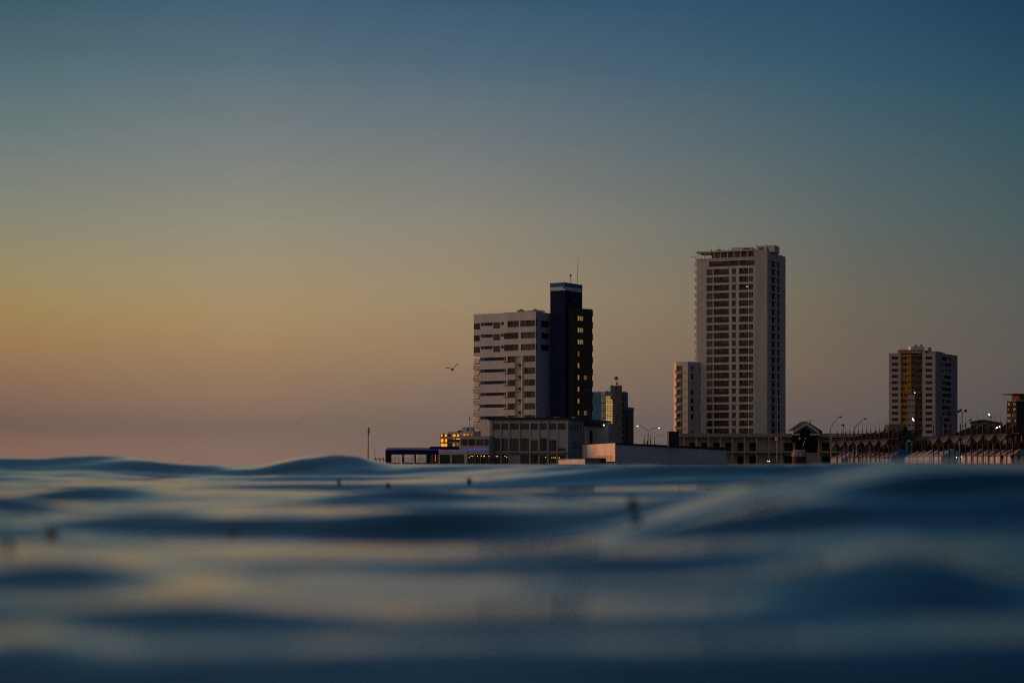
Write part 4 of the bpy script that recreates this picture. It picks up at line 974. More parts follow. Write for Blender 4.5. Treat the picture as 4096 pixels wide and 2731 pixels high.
    for px, x2, h in ((3752, 3776, .9), (3768, 3790, .6), (3795, 3815, .3)):
        g = MB(); g.fbox(S, S.s(px), S.s(x2), zt, zt+h, -4, -1, MAUVE); g.build('roof_box', root)
    for px, py in ((3673, 1378.5), (3694.5, 1378)):
        p = L.pt(L.s(px), L.z(py), -5); g = MB(); g.ball(p, .42, BLACKM); g.tube([p, p+Vector((-.2, 0, -1.0))], .07, BLACKM, 5); g.build('roof_dish', root)
    g = MB()
    for px in (3608, 3614, 3620, 3626): g.tube([L.pt(L.s(px), zt+1.5, -2), L.pt(L.s(px), zt+2.3, -2)], .05, MAUVE, 5)
    g.tube([L.pt(L.s(3606), zt+2.3, -2), L.pt(L.s(3628), zt+2.3, -2)], .05, MAUVE, 5); g.build('roof_frame', root)
    g = MB(); g.ball(M.pt(M.s(3658), M.z(1570.5), .3), .2, L_WH); tag(g.build('facade_lamp'), 'white lamp glowing halfway up the olive recess', 'lamp')
    # far block at the frame edge
    Y = 700; A = Fac(4028, Y+1.2, 4066, Y); B = Fac(4066, Y, 4150, Y+5); r = thing('rust_balcony_block', 'rust-red apartment block with lit yellowish window bands at the right edge', 'apartment block', A.pt(A.L, GZ, -5))
    zt = A.z(1604); a = A.s(4042); m = MB(); zs = [(1610, 1622.5), (1631, 1641.5), (1655, 1666), (1676.5, 1687)]; hs = []
    for i, (y1, y0) in enumerate(zs):
        x0 = 4030 if i < 2 else 4043; hs += [(A.s(x0), A.s(4047 if i < 2 else 4053), A.z(y0), A.z(y1), .3), (A.s(4051 if i < 2 else 4055), A.s(4065), A.z(y0), A.z(y1), .3)]
    wall_holes(m, A, 0, A.L, A.z(1652), zt, [h for h in hs if h[2] > A.z(1650)], .3, RUST)
    wall_holes(m, A, a, A.L, GZ, A.z(1652), [h for h in hs if h[2] < A.z(1650)], .3, RUST2)
    m.fbox(A, 0, a-.01, A.z(1676), A.z(1667), -1, -.02, RUST); m.fbox(A, 0, a-.01, GZ, A.z(1688), -1, -.02, RUST2)
    prism_rest(m, [A.A, A.B, B.B, B.B+Vector((0, 15)), back(A.A, 10)], A.z(1652), zt, {0}, NAVYP)
    ap = A.pt(a, 0); prism_rest(m, [ap.xy, A.B, B.B, B.B+Vector((0, 15)), back(ap, 10)], GZ, A.z(1652), {0}, NAVYP)
    m.build('wall', r)
    for h in hs: pane(A, h, .3, r, [DIMY, DIMY, CURTR, GLB], 4, fr=RUST, fw=.1)
    g = MB(); g.fbox(B, B.s(4057), B.s(4110), zt+2.3, zt+2.65, -6, -.5, CHAR); g.fbox(B, 0, B.L, zt, zt+.45, -.6, -.3, FRM)
    for px in (4062, 4087): g.tube([B.pt(B.s(px), zt, -1), B.pt(B.s(px), zt+2.4, -1)], .12, CHAR, 6)
    g.fbox(B, B.s(4088), B.s(4120), zt+.4, zt+2.3, -5, -1.5, RUST); g.build('rooftop_pergola', r)
RUST2 = mat('rust_pink_render', (0.20, 0.11, 0.075), 0.85, 0.2, 0.4)
LILW = mat('pale_lilac_render', (0.36, 0.31, 0.33), 0.85, 0.15, 0.4)
DIMY = lit('dim_yellow_window', (0.8, 0.40, 0.10), 0.34)
right_tower()

# ================================================================== HALL, HUT, GREY TERRACE AT RIGHT
def right_low():
    Y = 480; F = Fac(3886, Y, 4003, Y); r = thing('grey_hall', 'pale grey hall with shallow dark pitched roof behind the masts', 'building', F.pt(F.L/2, GZ, -5))
    g = MB(); ze, ea, za = F.z(1690), F.s(3925), F.z(1684); q = [F.A, F.B, back(F.B, 10), back(F.A, 10)]; g.hexa([(v[0], v[1], GZ) for v in q], [(v[0], v[1], F.z(1691)) for v in q], HALLG); g.build('wall', r)
    q = [F.pt(-.5, F.z(1693), .5), F.pt(-.5, F.z(1686.5), .5), F.pt(F.s(3917), F.z(1679), .5), F.pt(F.s(3935), F.z(1678.5), .5), F.pt(F.s(4007), F.z(1690.5), .5), F.pt(F.s(4007), F.z(1693.5), .5), F.pt(F.s(3940), F.z(1684.5), .5), F.pt(F.s(3915), F.z(1686), .5)]
    g = MB(); g.hexa(q, [v+Vector((2.6, 11, 0)) for v in q], BLACKM); g.build('roof', r)
    for a, b in ((3911, 3924), (3950, 3964)):
        g = MB(); g.fbox(F, F.s(a), F.s(b), F.z(1693), F.z(1685.5), .02, .45, BLACKM); g.build('louvre', r)
    q = [F.pt(.02, F.z(1691), .02), F.pt(F.s(3915), F.z(1686.5), .02), F.pt(F.s(3940), F.z(1685), .02), F.pt(F.L-.05, F.z(1691), .02)]
    g = MB(); g.hexa(q, [v+Vector((2.1, 9, 0)) for v in q], HALLG); g.build('gable_infill', r)
    # dim terrace building under the canopies
    F = Fac(3640, 500, 3760, 500); r = thing('dim_terrace_building', 'dim lilac terrace building with dark bays beside the thatched hut', 'building', F.pt(F.L/2, GZ, -3))
    hs = [(F.s(a), F.s(b), F.z(1784), F.z(1762), .4) for a, b in ((3665, 3677), (3681, 3694), (3700, 3713), (3718, 3732))]
    m = MB(); wall_holes(m, F, 0, F.L, GZ, F.z(1746), hs, .4, DIML); prism_rest(m, [F.A, F.B, back(F.B, 9), back(F.A, 9)], GZ, F.z(1746), {0}, DIML); m.build('wall', r)
    for h in hs: pane(F, h, .4, r, [VOID], 1, name='bay', frame=False)
    # thatched hut
    Y = 455; F = Fac(3556, Y, 3652, Y); r = thing('thatched_hut', 'steep thatched hut with triangular gable opening and bluish wall', 'hut', F.pt(F.L/2, GZ, -3))
    z = F.z
    A_, B_ = F.pt(F.s(3569), z(1694.5), -3), F.pt(F.s(3622), z(1695), -1)
    q = [F.pt(F.s(3545), z(1752), 0), F.pt(F.s(3604), z(1752), .8), B_, A_]
    g = MB(); g.poly(q, THATCH); g.poly([F.pt(F.s(3604), z(1752), .8)+Vector((0, 0, -.15)), F.pt(F.s(3545), z(1752), 0)+Vector((0, 0, -.15)), A_+Vector((.1, .5, -.1)), B_+Vector((0, .5, -.1))], THATCH)
    e2 = F.pt(F.s(3656), z(1755), -1.5); g.poly([B_, e2, e2+Vector((0, 6, 0)), B_+Vector((0, 5, 0))], THATCH)
    g.poly([B_, F.pt(F.s(3632), z(1722), .2), F.pt(F.s(3645), z(1752), .4), e2], THATCH)
    g.poly([A_, F.pt(F.s(3545), z(1752), 0), F.pt(F.s(3545), z(1752), -8), A_+Vector((0, -0, 0))+Vector((0, 5, 0))], THATCH)
    for k in range(500):
        u, v = R.random(), R.random(); a = q[0].lerp(q[1], u); b = q[3].lerp(q[2], u); c = a.lerp(b, v)
        g.poly([c+Vector((-.03, -.04, 0)), c+Vector((.03, -.04, 0)), c+Vector((R.uniform(-.1, .1)-.1, -.2, -R.uniform(.3, .6)))], THATCH)
    g.build('roof', r)
    g = MB(); g.poly([F.pt(F.s(3607), z(1741), .6), F.pt(F.s(3638), z(1738), -.2), B_+Vector((0, .3, -.5))], VOID); g.build('gable_opening', r)
    g = MB(); g.fbox(F, F.s(3560), F.s(3652), GZ, z(1755), -6, -1.6, HUTB); g.fbox(F, F.s(3608), F.s(3622), GZ, z(1779), -1.58, -1.4, VOID); g.build('wall', r)
    for px in (3598, 3631, 3648):
        g = MB(); g.tube([F.pt(F.s(px), GZ, -1), F.pt(F.s(px), z(1756), -1)], .09, PALEB, 6); g.build('post', r)
    g = MB(); c = at(3636, 1759, 452); g.ball(c, .2, L_GRN); g.tube([c, c+Vector((0, .9, .1))], .04, BLACKM, 5); tag(g.build('green_lamp'), 'small green lamp at the corner of the thatched hut', 'lamp')
HALLG = mat('grey_hall_wall', (0.15, 0.155, 0.15), 0.85, 0.16, 0.4)
DIML = mat('dim_lilac_wall', (0.08, 0.08, 0.11), 0.85, 0.2, 0.4)
HUTB = mat('hut_blue_wall', (0.04, 0.06, 0.085), 0.85, 0.3, 0.5)
right_low()

# ================================================================== LAMPS AND MASTS
def arc_arm(b, dx, dz, n=10):   # quarter-ellipse arm from b
    return [b+Vector((dx*(1-math.cos(math.pi/2*i/n))**1.0, 0, dz*math.sin(math.pi/2*i/n))) for i in range(n+1)]
def double_lamp(px, Y, yb, yf, L, Rr, label, litm, fade=1.0):
    base = at(px, yb, Y); t = thing('double_street_lamp', label, 'street lamp', base, 'double-armed street lamps behind the beach building')
    fk = at(px+.5, yf, Y); g = MB(); g.tube([base, fk], [.13*fade, .08*fade], POLEM, 8); g.build('pole', t)
    for (x, y) in (L, Rr):
        e = at(x, y, Y); g = MB(); n = 12; pts = []
        for i in range(n+1):
            u = i/n; s_ = 1-(1-u)**2.1
            pts.append(Vector((fk.x+(e.x-fk.x)*u**1.25, Y, fk.z+(e.z-fk.z)*s_)))
        g.tube(pts, .05*fade, POLEM, 6); a = g.build('arm', t)
        d = 1 if e.x > fk.x else -1
        g = MB(); g.hexa([e+Vector((-.3*d, -.12, -.04)), e+Vector((.32*d, -.1, -.05)), e+Vector((.32*d, .1, -.05)), e+Vector((-.3*d, .12, -.04))],
                         [e+Vector((-.3*d, -.1, .07)), e+Vector((.3*d, -.06, .05)), e+Vector((.3*d, .06, .05)), e+Vector((-.3*d, .1, .07))], POLEM)
        if litm: g.ball(e+Vector((.05*d, -.1, -.08)), .12, litm, 8); g.ball(e+Vector((.22*d, -.1, -.08)), .10, litm, 8)
        g.build('lamp_head', t)
double_lamp(2592, 520, 1778, 1727, (2552, 1702.5), (2634, 1710), 'nearer street lamp whose two curved arms carry lit heads', L_WH)
double_lamp(2618, 600, 1778, 1750, (2581, 1737), (2655, 1737.5), 'farther double street lamp, unlit, behind the lit one', None, .8)
for i, (px, top) in enumerate(((2576, 1736), (2602.5, 1738), (2587.5, 1757))):
    b = at(px+(0 if i < 2 else 0), 1778, 505); e = at(px+(1 if i == 0 else 0 if i == 1 else 3), top, 505); g = MB(); g.tube([b, e], [.2, .015], NAVYP, 10)
    tag(g.build('roof_spire'), ['slim dark cone spire left of the street lamp pole', 'slim dark cone spire right of the street lamp pole', 'short dark cone leaning on the street lamp pole'][i], 'spire', 'dark cone spires on the roof')

def single_lamp(pts, head, label, Y, lamp=None):
    b = at(pts[0][0], pts[0][1], Y); t = thing('curved_street_lamp', label, 'street lamp', b)
    g = MB(); P = [at(x, y, Y) for x, y in pts]; n = len(P); g.tube(P, [.11-.06*i/(n-1) for i in range(n)], POLEM, 7); g.build('pole', t, True)
    (x0, y0), (x1, y1) = head; a, c = at(x0, y0, Y), at(x1, y1, Y); g = MB(); g.tube([a, (a*.7+c*.3), (a*.25+c*.75), c], [.06, .17, .17, .06], lamp or POLEM, 8); g.build('lamp_head', t, True)
single_lamp([(3320, 1850), (3320.5, 1730), (3322, 1716), (3326, 1704), (3337, 1689), (3352, 1669), (3357, 1667)], ((3356, 1667.5), (3368, 1666)), 'unlit curved street lamp just right of the gable roof', 510)
single_lamp([(3413, 1850), (3414, 1728), (3417, 1716), (3424, 1705), (3440, 1688), (3453, 1676), (3458, 1675)], ((3456, 1676), (3467, 1674)), 'unlit curved street lamp rising among the far masts', 505)
single_lamp([(3846, 1850), (3848, 1712), (3853, 1703), (3866, 1690), (3877, 1681)], ((3876, 1681.5), (3886, 1677)), 'faint curved street lamp left of the grey hall', 470)
single_lamp([(3656.5, 1850), (3656.8, 1700), (3656.5, 1690)], ((3656, 1690), (3656, 1686)), 'slim lit lamp post in front of the coloured tower', 420)
g = MB(); c = at(3652.5, 1677.5, 419.5); g.tube([c+Vector((-.15, 0, .3)), c, c+Vector((.2, 0, -.3))], [.06, .14, .05], L_WH, 10); g.tube([c+Vector((.2, .05, -.2)), at(3656, 1687, 419.8)], .04, POLEM, 5)
tag(g.build('lit_lamp_head'), 'bright white lamp glowing before the coloured tower', 'lamp')
single_lamp([(3966.5, 1850), (3966.3, 1672)], ((3965, 1671), (3958, 1661)), 'lit street lamp standing above the grey hall roof', 440)
g = MB(); c = at(3957, 1658.5, 439.5); g.tube([c+Vector((-.25, 0, .28)), c, c+Vector((.15, 0, -.2))], [.05, .13, .05], L_WH, 10); tag(g.build('lit_lamp_head'), 'bright lamp head above the grey hall roof', 'lamp')

# sports floodlight mast
t = thing('floodlight_mast', 'tall mast with a cluster of round unlit floodlights right of the coloured tower', 'floodlight', at(3849, 1850, 500))
g = MB(); g.tube([at(3847, 1850, 500), at(3849.5, 1649, 500)], [.16, .08], POLEM, 8); g.build('pole', t)
g = MB(); g.tube([at(3836, 1648.5, 500), at(3862, 1648.5, 500)], .05, POLEM, 6); g.build('crossbar', t)
for x, y in ((3832, 1645), (3841.5, 1639.5), (3862, 1642.5)):
    g = MB(); c = at(x, y, 500); g.ball(c, .33, BLACKM, 12); g.tube([c, c+Vector((.32, -.1, -.05))], [.2, .3], BLACKM, 10); g.build('lamp_head', t)
# two bright floods
for i, (x, y) in enumerate(((3986.8, 1711), (3999.5, 1710))):
    t = thing('bright_floodlight', ['left lamp of the dazzling white pair by the grey hall', 'right lamp of the dazzling white pair by the grey hall'][i], 'floodlight', at(x, 1850, 430), 'pair of dazzling floodlights')
    c = at(x, y, 430); L_FL = lit('floodlight_white', (1.0, 0.95, 0.8), 9.0)
    g = MB(); g.lathe(c, [(.01, -.27), (.16, -.18), (.21, 0), (.16, .2), (.01, .31)], L_FL, 14); g.build('lamp_head', t, True)
    g = MB(); g.tube([at(x, 1850, 430.5), c+Vector((0, .4, -.2))], .06, POLEM, 6); g.build('pole', t)
# tall pale pole with a box before the tall tower
t = thing('pale_utility_pole', 'tall pale pole with a box fixed to it before the tall tower', 'pole', at(3107.5, 1850, 470))
g = MB(); g.tube([at(3107.5, 1852, 470), at(3108, 1765, 470)], [.16, .15], CONCP, 10); g.build('lower_pole', t)
g = MB(); g.tube([at(3108, 1765, 470), at(3109, 1735, 470)], [.09, .07], BLACKM, 8); g.tube([at(3109, 1735, 470), at(3109.5, 1572, 470)], [.07, .04], GALV, 8); g.build('upper_pole', t)
g = MB(); a = at(3101, 1762, 469.8); b = at(3111, 1747.5, 469.8); g.box(a.x, b.x, 469.5, 470.1, a.z, b.z, SIGNW); g.build('box', t)
g = MB(); a = at(3113.5, 1757, 470); g.box(a.x-.08, a.x+.12, 469.9, 470.1, a.z, a.z+.35, BLACKM); g.build('bracket', t)
g = MB(); g.tube([at(3098, 1716, 470), at(3119, 1714, 470)], .05, BLACKM, 6); g.ball(at(3113, 1557, 470), .12, GALV); g.build('crossarm', t)
# mast on the far left
t = thing('quay_signal_mast', 'tall dark signal mast with small fittings at the quay end', 'mast', at(1473, 1850, 390))
g = MB(); g.tube([at(1471.8, 1852, 390), at(1473, 1740, 390)], [.13, .07], POLEM, 8); g.tube([at(1473, 1740, 390), at(1475.8, 1708, 390)], [.07, .04], BLACKM, 6); g.build('pole', t)
for x, y, w in ((1475, 1716, .12), (1475, 1722, .16), (1474.5, 1727, .22), (1474.5, 1735, .18), (1474, 1711, .08), (1473, 1738, .14)):
    g = MB(); c = at(x, y, 390); g.tube([c+Vector((-w*1.1, 0, -.08)), c+Vector((w*1.3, 0, .1))], [.1, .08], BLACKM, 6); g.build('lamp_head', t)
t = thing('thin_quay_pole', 'thin short pole between the signal mast and the navy pavilion', 'pole', at(1498, 1845, 392))
g = MB(); g.tube([at(1497.8, 1852, 392), at(1498.4, 1796, 392)], .035, POLEM, 6); g.build('pole', t)
g = MB(); g.ball(at(1498.4, 1795.5, 392), .08, BLACKM); g.build('cap', t)
# thatch umbrellas
um = None
for i, px in enumerate((1504, 1519, 1533.5)):
    c = at(px, 1835, 395+i*1.5); p = Vector((c.x, c.y, GZ))
    if um is None:
        um = thing('thatched_parasol', '', 'parasol', p); zt = at(0, 1831, 395).z
        g = MB(); g.tube([p, (p.x, p.y, zt)], .05, BARK, 6); g.build('pole', um)
        g = MB(); N = 14
        for k in range(N):
            a0, a1 = 2*math.pi*k/N, 2*math.pi*(k+1)/N
            tip = Vector((p.x-.12, p.y, zt+.05)); mk = lambda a: Vector((p.x+.30*math.cos(a), p.y+.5*math.sin(a), zt-.22-.20*math.cos(a)-R.uniform(0, .06)))
            g.poly([tip, mk(a0), mk(a1)], THATCH)
            q0, q1 = mk(a0), mk(a1); g.poly([q0, q1, (q0+q1)/2+Vector((0, 0, -.14))], THATCH)
        g.build('canopy', um); o = um
    else: o = copy_tree(um); o.location = p
    o['label'] = ['dark tilted thatched parasol nearest the signal mast', 'dark tilted thatched parasol, middle of the three', 'dark tilted thatched parasol touching the navy pavilion'][i]; o['group'] = 'thatched parasols on the quay end'

# ================================================================== CANOPY MASTS, MEMBRANES, TENTS
LA = Vector(((4053-2048)/FPX*320, 320)); LB = Vector(((3349-2048)/FPX*424, 424))
ML = Fac.from_pts(LA, LB)
far = [3593, 3573.5, 3555, 3537.7, 3518, 3500.7, 3483, 3466.5, 3449.3, 3434.6, 3417, 3399.4, 3383, 3367.7, 3349]
near = [4053, 4027, 4002.7, 3979, 3954, 3932.5, 3910, 3886, 3863, 3841, 3818, 3797.5, 3775, 3755, 3733]
ORD = ordn
mp = None
for grp, lst, extra in (('nearer', near, 4079), ('farther', far, None)):
    for i, px in enumerate(lst):
        s_ = ML.s(px); b = ML.pt(s_, GZ-.3)
        if mp is None:
            mp = thing('canopy_mast', '', 'mast', b)
            g = MB(); g.tube([b, b+Vector((0, 0, 7.25))], [.12, .105], POLEM, 10); g.build('pole', mp)
            g = MB(); g.tube([b+Vector((0, 0, 7.2)), b+Vector((0, 0, 8.75))], [.032, .02], BLACKM, 6); g.build('spike', mp)
            for dx, dy in ((-.9, .9), (.9, -.9), (-.5, -1.2), (.5, 1.2)):
                g = MB(); g.tube([b+Vector((0, 0, 3.3)), b+Vector((dx*.45, dy*.5, 4.1)), b+Vector((dx, dy, 5.1))], .04, POLEM, 5); g.build('strut', mp)
            o = mp
        else:
            o = copy_tree(mp); o.location = b
        if grp == 'farther': o.scale = (1, 1, 1.0)
        side = 'frame edge' if grp == 'nearer' else 'thatched hut'
        o['label'] = 'dark spiked canopy mast, %s leftward from the %s' % (ORD[i], side)
        o['group'] = '%s row of spiked canopy masts' % grp
# membranes
def membrane(s0, s1, seed, name_lab, grp):
    rr = random.Random(seed); g = MB(); NU, NV = 8, 8; Vv = [-2.0, -1.4, -.7, 0, 1.2, 2.4, 3.6, 5.0]
    pk = rr.uniform(2.0, 2.4); dp = rr.uniform(1.1, 1.4)
    perp = -ML.n
    def P(i, j, off=0):
        u = i/NU; v = Vv[j]; s_ = s0+(s1-s0)*u
        if v > 0: zz = 5.25+(v/5.0)*(-.25+pk*(1-u))
        else: zz = 5.25-dp*(-v/2.0)*(1-abs(2*u-1))**.8
        q = ML.pt(s_, zz+off, -v); return q
    for i in range(NU):
        for j in range(len(Vv)-1):
            g.poly([P(i, j), P(i+1, j), P(i+1, j+1), P(i, j+1)], SAIL)
            g.poly([P(i, j, -.03), P(i, j+1, -.03), P(i+1, j+1, -.03), P(i+1, j, -.03)], SAIL)
    t = thing('shade_membrane', name_lab, 'canopy', ML.pt((s0+s1)/2, 4.5), grp)
    g.build('membrane', t, True)
    g = MB(); g.tube([ML.pt(s0+.02, 5.3), ML.pt(s1-.02, 5.3)], .06, POLEM, 6)
    g.tube([ML.pt(s0, 5.3+pk-.2, -5.0), ML.pt(s0, 5.3, 0)], .07, POLEM, 6)
    g.tube([ML.pt(s0, 5.28, .02), ML.pt((s0+s1)/2, 5.22-dp, 2.0), ML.pt(s1, 5.28, .02)], .045, POLEM, 6); g.build('edge_frame', t)
k = 0
for grp, lst in (('nearer', [4079]+near), ('farther', far)):
    s_ = [ML.s(p) for p in lst]; i = 0; n = 0
    while i+2 < len(s_)+ (1 if grp == 'farther' else 0):
        a = s_[i]; b = s_[i+2] if i+2 < len(s_) else s_[i]+6
        membrane(a+.05, b-.05, 100+k, 'peaked canvas membrane, %s leftward from the %s' % (ORD[n], 'frame edge' if grp == 'nearer' else 'thatched hut'), '%s row of canvas membranes' % grp)
        i += 2; n += 1; k += 1
# tents
TL = Fac.from_pts(LA+Vector((4.5, 0)), LB+Vector((4.5, 0)))
peaks = [(4082, 0, 0), (4047, 0, 0), (4018, 0, 0), (3988.5, 1, 0), (3959, 0, 0), (3926.5, 1, 0), (3897, 1, 0), (3807, 0, 2), (3781, 0, 0), (3754, 0, 0), (3727, 0, 0), (3699.5, 0, 0), (3673, 0, 0),
         (3606, 0, 3), (3584, 0, 0), (3559, 0, 0), (3533, 0, 0), (3511, 0, 0), (3490.5, 0, 0), (3467, 0, 0), (3440.5, 0, 0), (3400, 0, 4), (3375, 0, 0)]
TENTR = mat("skylit_white_tent_roof", (0.24, 0.28, 0.40), 0.8, 0.12, 0.9)  # blue skylight on the white roofs put into their colour
TENTBL = mat("pale_blue_tent_fabric", (0.16, 0.24, 0.50), 0.8, 0.12, 0.9)
def tent(p, roof, w=2.25, h=1.35, pk=2.95, lab='', grp='white market tents along the promenade'):
    t = thing('market_tent', lab, 'tent', p, grp)
    ang = math.atan2(TL.u.y, TL.u.x); ux = Vector((math.cos(ang), math.sin(ang), 0)); uy = Vector((-ux.y, ux.x, 0))
    K = [p+ux*a*w+uy*b*w for a, b in ((-1, -1), (1, -1), (1, 1), (-1, 1))]
    n = 8; g = MB()
    rings = []
    for r_, z_ in ((1.03, h-.02), (1.0, h), (.72, h+.30), (.45, h+(pk-GZ-h)*.5), (.2, h+(pk-GZ-h)*.78), (.03, pk-GZ)):
        ring = []
        for q in range(4):
            a, b = K[q], K[(q+1) % 4]
            for s_ in range(3):
                c = a.lerp(b, s_/3.0); sag = .06*(1 if s_ else 0)
                v = p+(c-p)*r_*(1-sag*.3); ring.append(Vector((v.x, v.y, GZ+z_-sag*(0 if r_ < .3 else 1))))
        rings.append(ring)
    for i in range(len(rings)-1):
        m_ = len(rings[0])
        for j in range(m_): g.poly([rings[i][j], rings[i][(j+1) % m_], rings[i+1][(j+1) % m_], rings[i+1][j]], roof)
    g.build('roof', t)
    g = MB(); F1 = [k_+(p-k_)*.03 for k_ in K]
    for q in range(4):
        a, b = F1[q], F1[(q+1) % 4]; ns = 8; prev = None
        nrm = (a+b)/2-p; nrm.z = 0; nrm.normalize()
        for s_ in range(ns+1):
            c = a.lerp(b, s_/ns)+nrm*(.06 if s_ % 2 else -.03)
            if prev is not None: g.poly([(prev.x,prev.y,GZ-.2), (c.x,c.y,GZ-.2), (c.x,c.y,GZ+h-.03), (prev.x,prev.y,GZ+h-.03)], TENTW)
            prev = c
    g.build('side_curtain', t)
    for k_ in K:
        q = k_+(p-k_)*.0; g = MB(); g.tube([(q.x,q.y,GZ-.2), (q.x,q.y,GZ+h-.05)], .04, POLEM, 6); g.build('pole', t)
    return t
TREF = {}
CLOTH = mat('dark_clothing', (0.03, 0.028, 0.03), 0.9, 0.2, 3)
for i, (px, b, kind) in enumerate(peaks):
    s_ = TL.s(px); p = TL.pt(s_, GZ)
    roof = {0: TENTR, 2: TENTT, 3: TENTB, 4: TENTW}[kind] if not b else TENTBL if True else TENTW
    lab = {2: 'teal peaked tent breaking the row of white ones', 3: 'large bright blue peaked tent below the thatched hut', 4: 'whitest tent with broad roof near the left end of the row'}.get(kind)
    if not lab: lab = ('white market tent with %s roof, %s from the right frame edge' % ('bluish' if b else 'pale', ORD[i] if i < 20 else ('twenty-' + ORD[i-20])))
    if kind == 0 and (b in TREF):
        o = copy_tree(TREF[b]); o.location = p; o.scale = (R.uniform(.92, 1.06), R.uniform(.92, 1.06), R.uniform(.93, 1.07)); o.rotation_euler = (0, 0, R.uniform(-.06, .06)); o['label'] = lab
    else:
        o = tent(p, roof, *( (3.2, 1.2, 3.5) if kind == 3 else (2.9, 1.4, 3.2) if kind == 2 else (2.25, 1.35, 3.0)), lab=lab)
        if kind == 0: TREF[b] = o
# small lights near the tents
for (px, py, m, lab) in ((3826, 1829, L_COLD, 'left cold white lamp inside the dark tent gap'), (3846.5, 1826, L_COLD, 'right cold white lamp inside the dark tent gap'),
                         (4073.7, 1775, L_COLDG, 'cyan lamp below the dark canopy at the right edge'), (3070.5, 1843.5, L_GRN, 'green lamp low before the colonnade'), (3077, 1844, L_COLD, 'white lamp beside the green one before the colonnade')):
    Y = 352 if px > 3300 else 480
    if px > 4050: Y = 400
    g = MB(); c = at(px, py, Y); g.ball(c, .09 if Y < 400 else .13, m); g.tube([(c.x, c.y+.05, GZ), c], .025, POLEM, 5)
    tag(g.build('small_lamp'), lab, 'lamp')

# thin posts, pale trunks, a wind vane and people among the tents
posts = [(3324, 1740, 1850, 500, PINKC, 'tall thin pale post left of the farther membranes'), (3412, 1770, 1850, 440, CONCP, 'thin pale post among the farther masts'), (3426, 1764, 1848, 436, CONCP, 'slightly taller pale post among the farther masts'),
         (3477, 1778, 1845, 425, PINKC, 'pale leaning trunk between the farther masts'), (3839, 1775, 1842, 372, CONCP, 'pale trunk between the nearer masts left of the grey hall'), (3970, 1765, 1856, 345, GALV, 'thin galvanised post below the bright floodlights'),
         (3941, 1815, 1856, 330, GALV, 'short tent pole before the bluish tents'), (4085, 1740, 1790, 380, GALV, 'upright of the metal frame at the right frame edge'), (3686, 1760, 1812, 430, CONCD, 'dim post by the lilac terrace'), (3710, 1758, 1810, 428, CONCD, 'dim post right of the lilac terrace')]
for px, y1, y0, Y, m_, lab in posts:
    g = MB(); a_, b_ = at(px, y0+3, Y), at(px+R.uniform(-1, 1), y1, Y); a_.z = GZ; g.tube([a_, (a_+b_)/2+Vector((.05, 0, 0)), b_], [.10, .08, .06], m_, 7); g.tube([b_, b_+Vector((0, 0, .12))], [.1, .04], m_, 7)
    tag(g.build('slender_post'), lab, 'post')
t = thing('wind_vane', 'dark wind vane with a tail on a tall pole right of the gable', 'wind vane', at(3374, 1850, 470))
g = MB(); g.tube([at(3374, 1850, 470), at(3374, 1702, 470)], [.09, .05], POLEM, 6); g.build('pole', t)
g = MB(); g.tube([at(3363, 1698, 470), at(3371, 1700, 470), at(3375, 1700, 470)], [.03, .22, .3], DISHM, 8); g.tube([at(3374, 1704, 470), at(3375, 1694, 470)], [.25, .12], DISHM, 8); g.build('vane', t)
for i, (px, Y, hgt, lab) in enumerate(((4048, 318, 1.66, 'person in dark clothes standing before the rightmost tents'), (4076, 316, 1.72, 'person in dark clothes at the right frame edge before the tents'), (4009, 322, 1.6, 'person in dark clothes standing left of the others before the tents'), (1968+0, 436.5, 1.6, 'person in dark clothes standing by the glazed hall corner'))):
    p = Vector(((px-2048)/FPX*Y, Y, GZ)); t = thing('person', lab, 'person', p); k_ = hgt/1.7
    me = bpy.data.meshes.new('body'); V = [(0,0,.95),(0,0,1.15),(0,0,1.38),(0,0,1.48),(0,-.01,1.60),(.19,0,1.38),(.25,.02,1.1),(.24,-.06,.86),(-.19,0,1.38),(-.25,.02,1.1),(-.24,-.06,.86),(.1,0,.9),(.11,.01,.48),(.12,0,.06),(.13,-.12,.03),(-.1,0,.9),(-.12,-.02,.48),(-.13,.02,.06),(-.14,-.1,.03)]
    me.from_pydata([(x*k_, y*k_, z_*k_) for x, y, z_ in V], [(0,1),(1,2),(2,3),(3,4),(2,5),(5,6),(6,7),(2,8),(8,9),(9,10),(0,11),(11,12),(12,13),(13,14),(0,15),(15,16),(16,17),(17,18)], [])
    o = bpy.data.objects.new('body', me); C.objects.link(o); o.parent = t; me.materials.append(CLOTH)
    md = o.modifiers.new('skin', 'SKIN'); rad = [.15,.15,.16,.06,.105,.07,.05,.04,.07,.05,.04,.09,.065,.05,.04,.09,.065,.05,.04]
    for v, r_ in zip(me.skin_vertices[0].data, rad): v.radius = (r_*k_, r_*k_*.85)
    me.skin_vertices[0].data[0].use_root = True
    o.modifiers.new('sub', 'SUBSURF').render_levels = 1

# ================================================================== TREES
def leaf_mesh(seed, rx, rz, n, zc):
    rr = random.Random(seed); g = MB(); cl = []
    for k in range(9):
        a = rr.uniform(0, 6.28); q = rr.uniform(.2, .75); cl.append((Vector((math.cos(a)*rx*q, math.sin(a)*rx*q, zc+rr.uniform(-.5, .8)*rz)), rr.uniform(.35, .6)))
    for k in range(n):
        c, s_ = rr.choice(cl); d = Vector((rr.gauss(0, 1), rr.gauss(0, 1), rr.gauss(0, .8))).normalized()*(rr.random()**.4)
        p = c+Vector((d.x*rx*s_, d.y*rx*s_, d.z*rz*s_*1.1))
        a = Vector((rr.uniform(-1, 1), rr.uniform(-1, 1), rr.uniform(-1, 1))).normalized()*rr.uniform(.06, .15); b = a.orthogonal().normalized()*rr.uniform(.03, .08)
        g.poly([p-a, p+b, p+a, p-b], LEAF)
    return g
tre = []
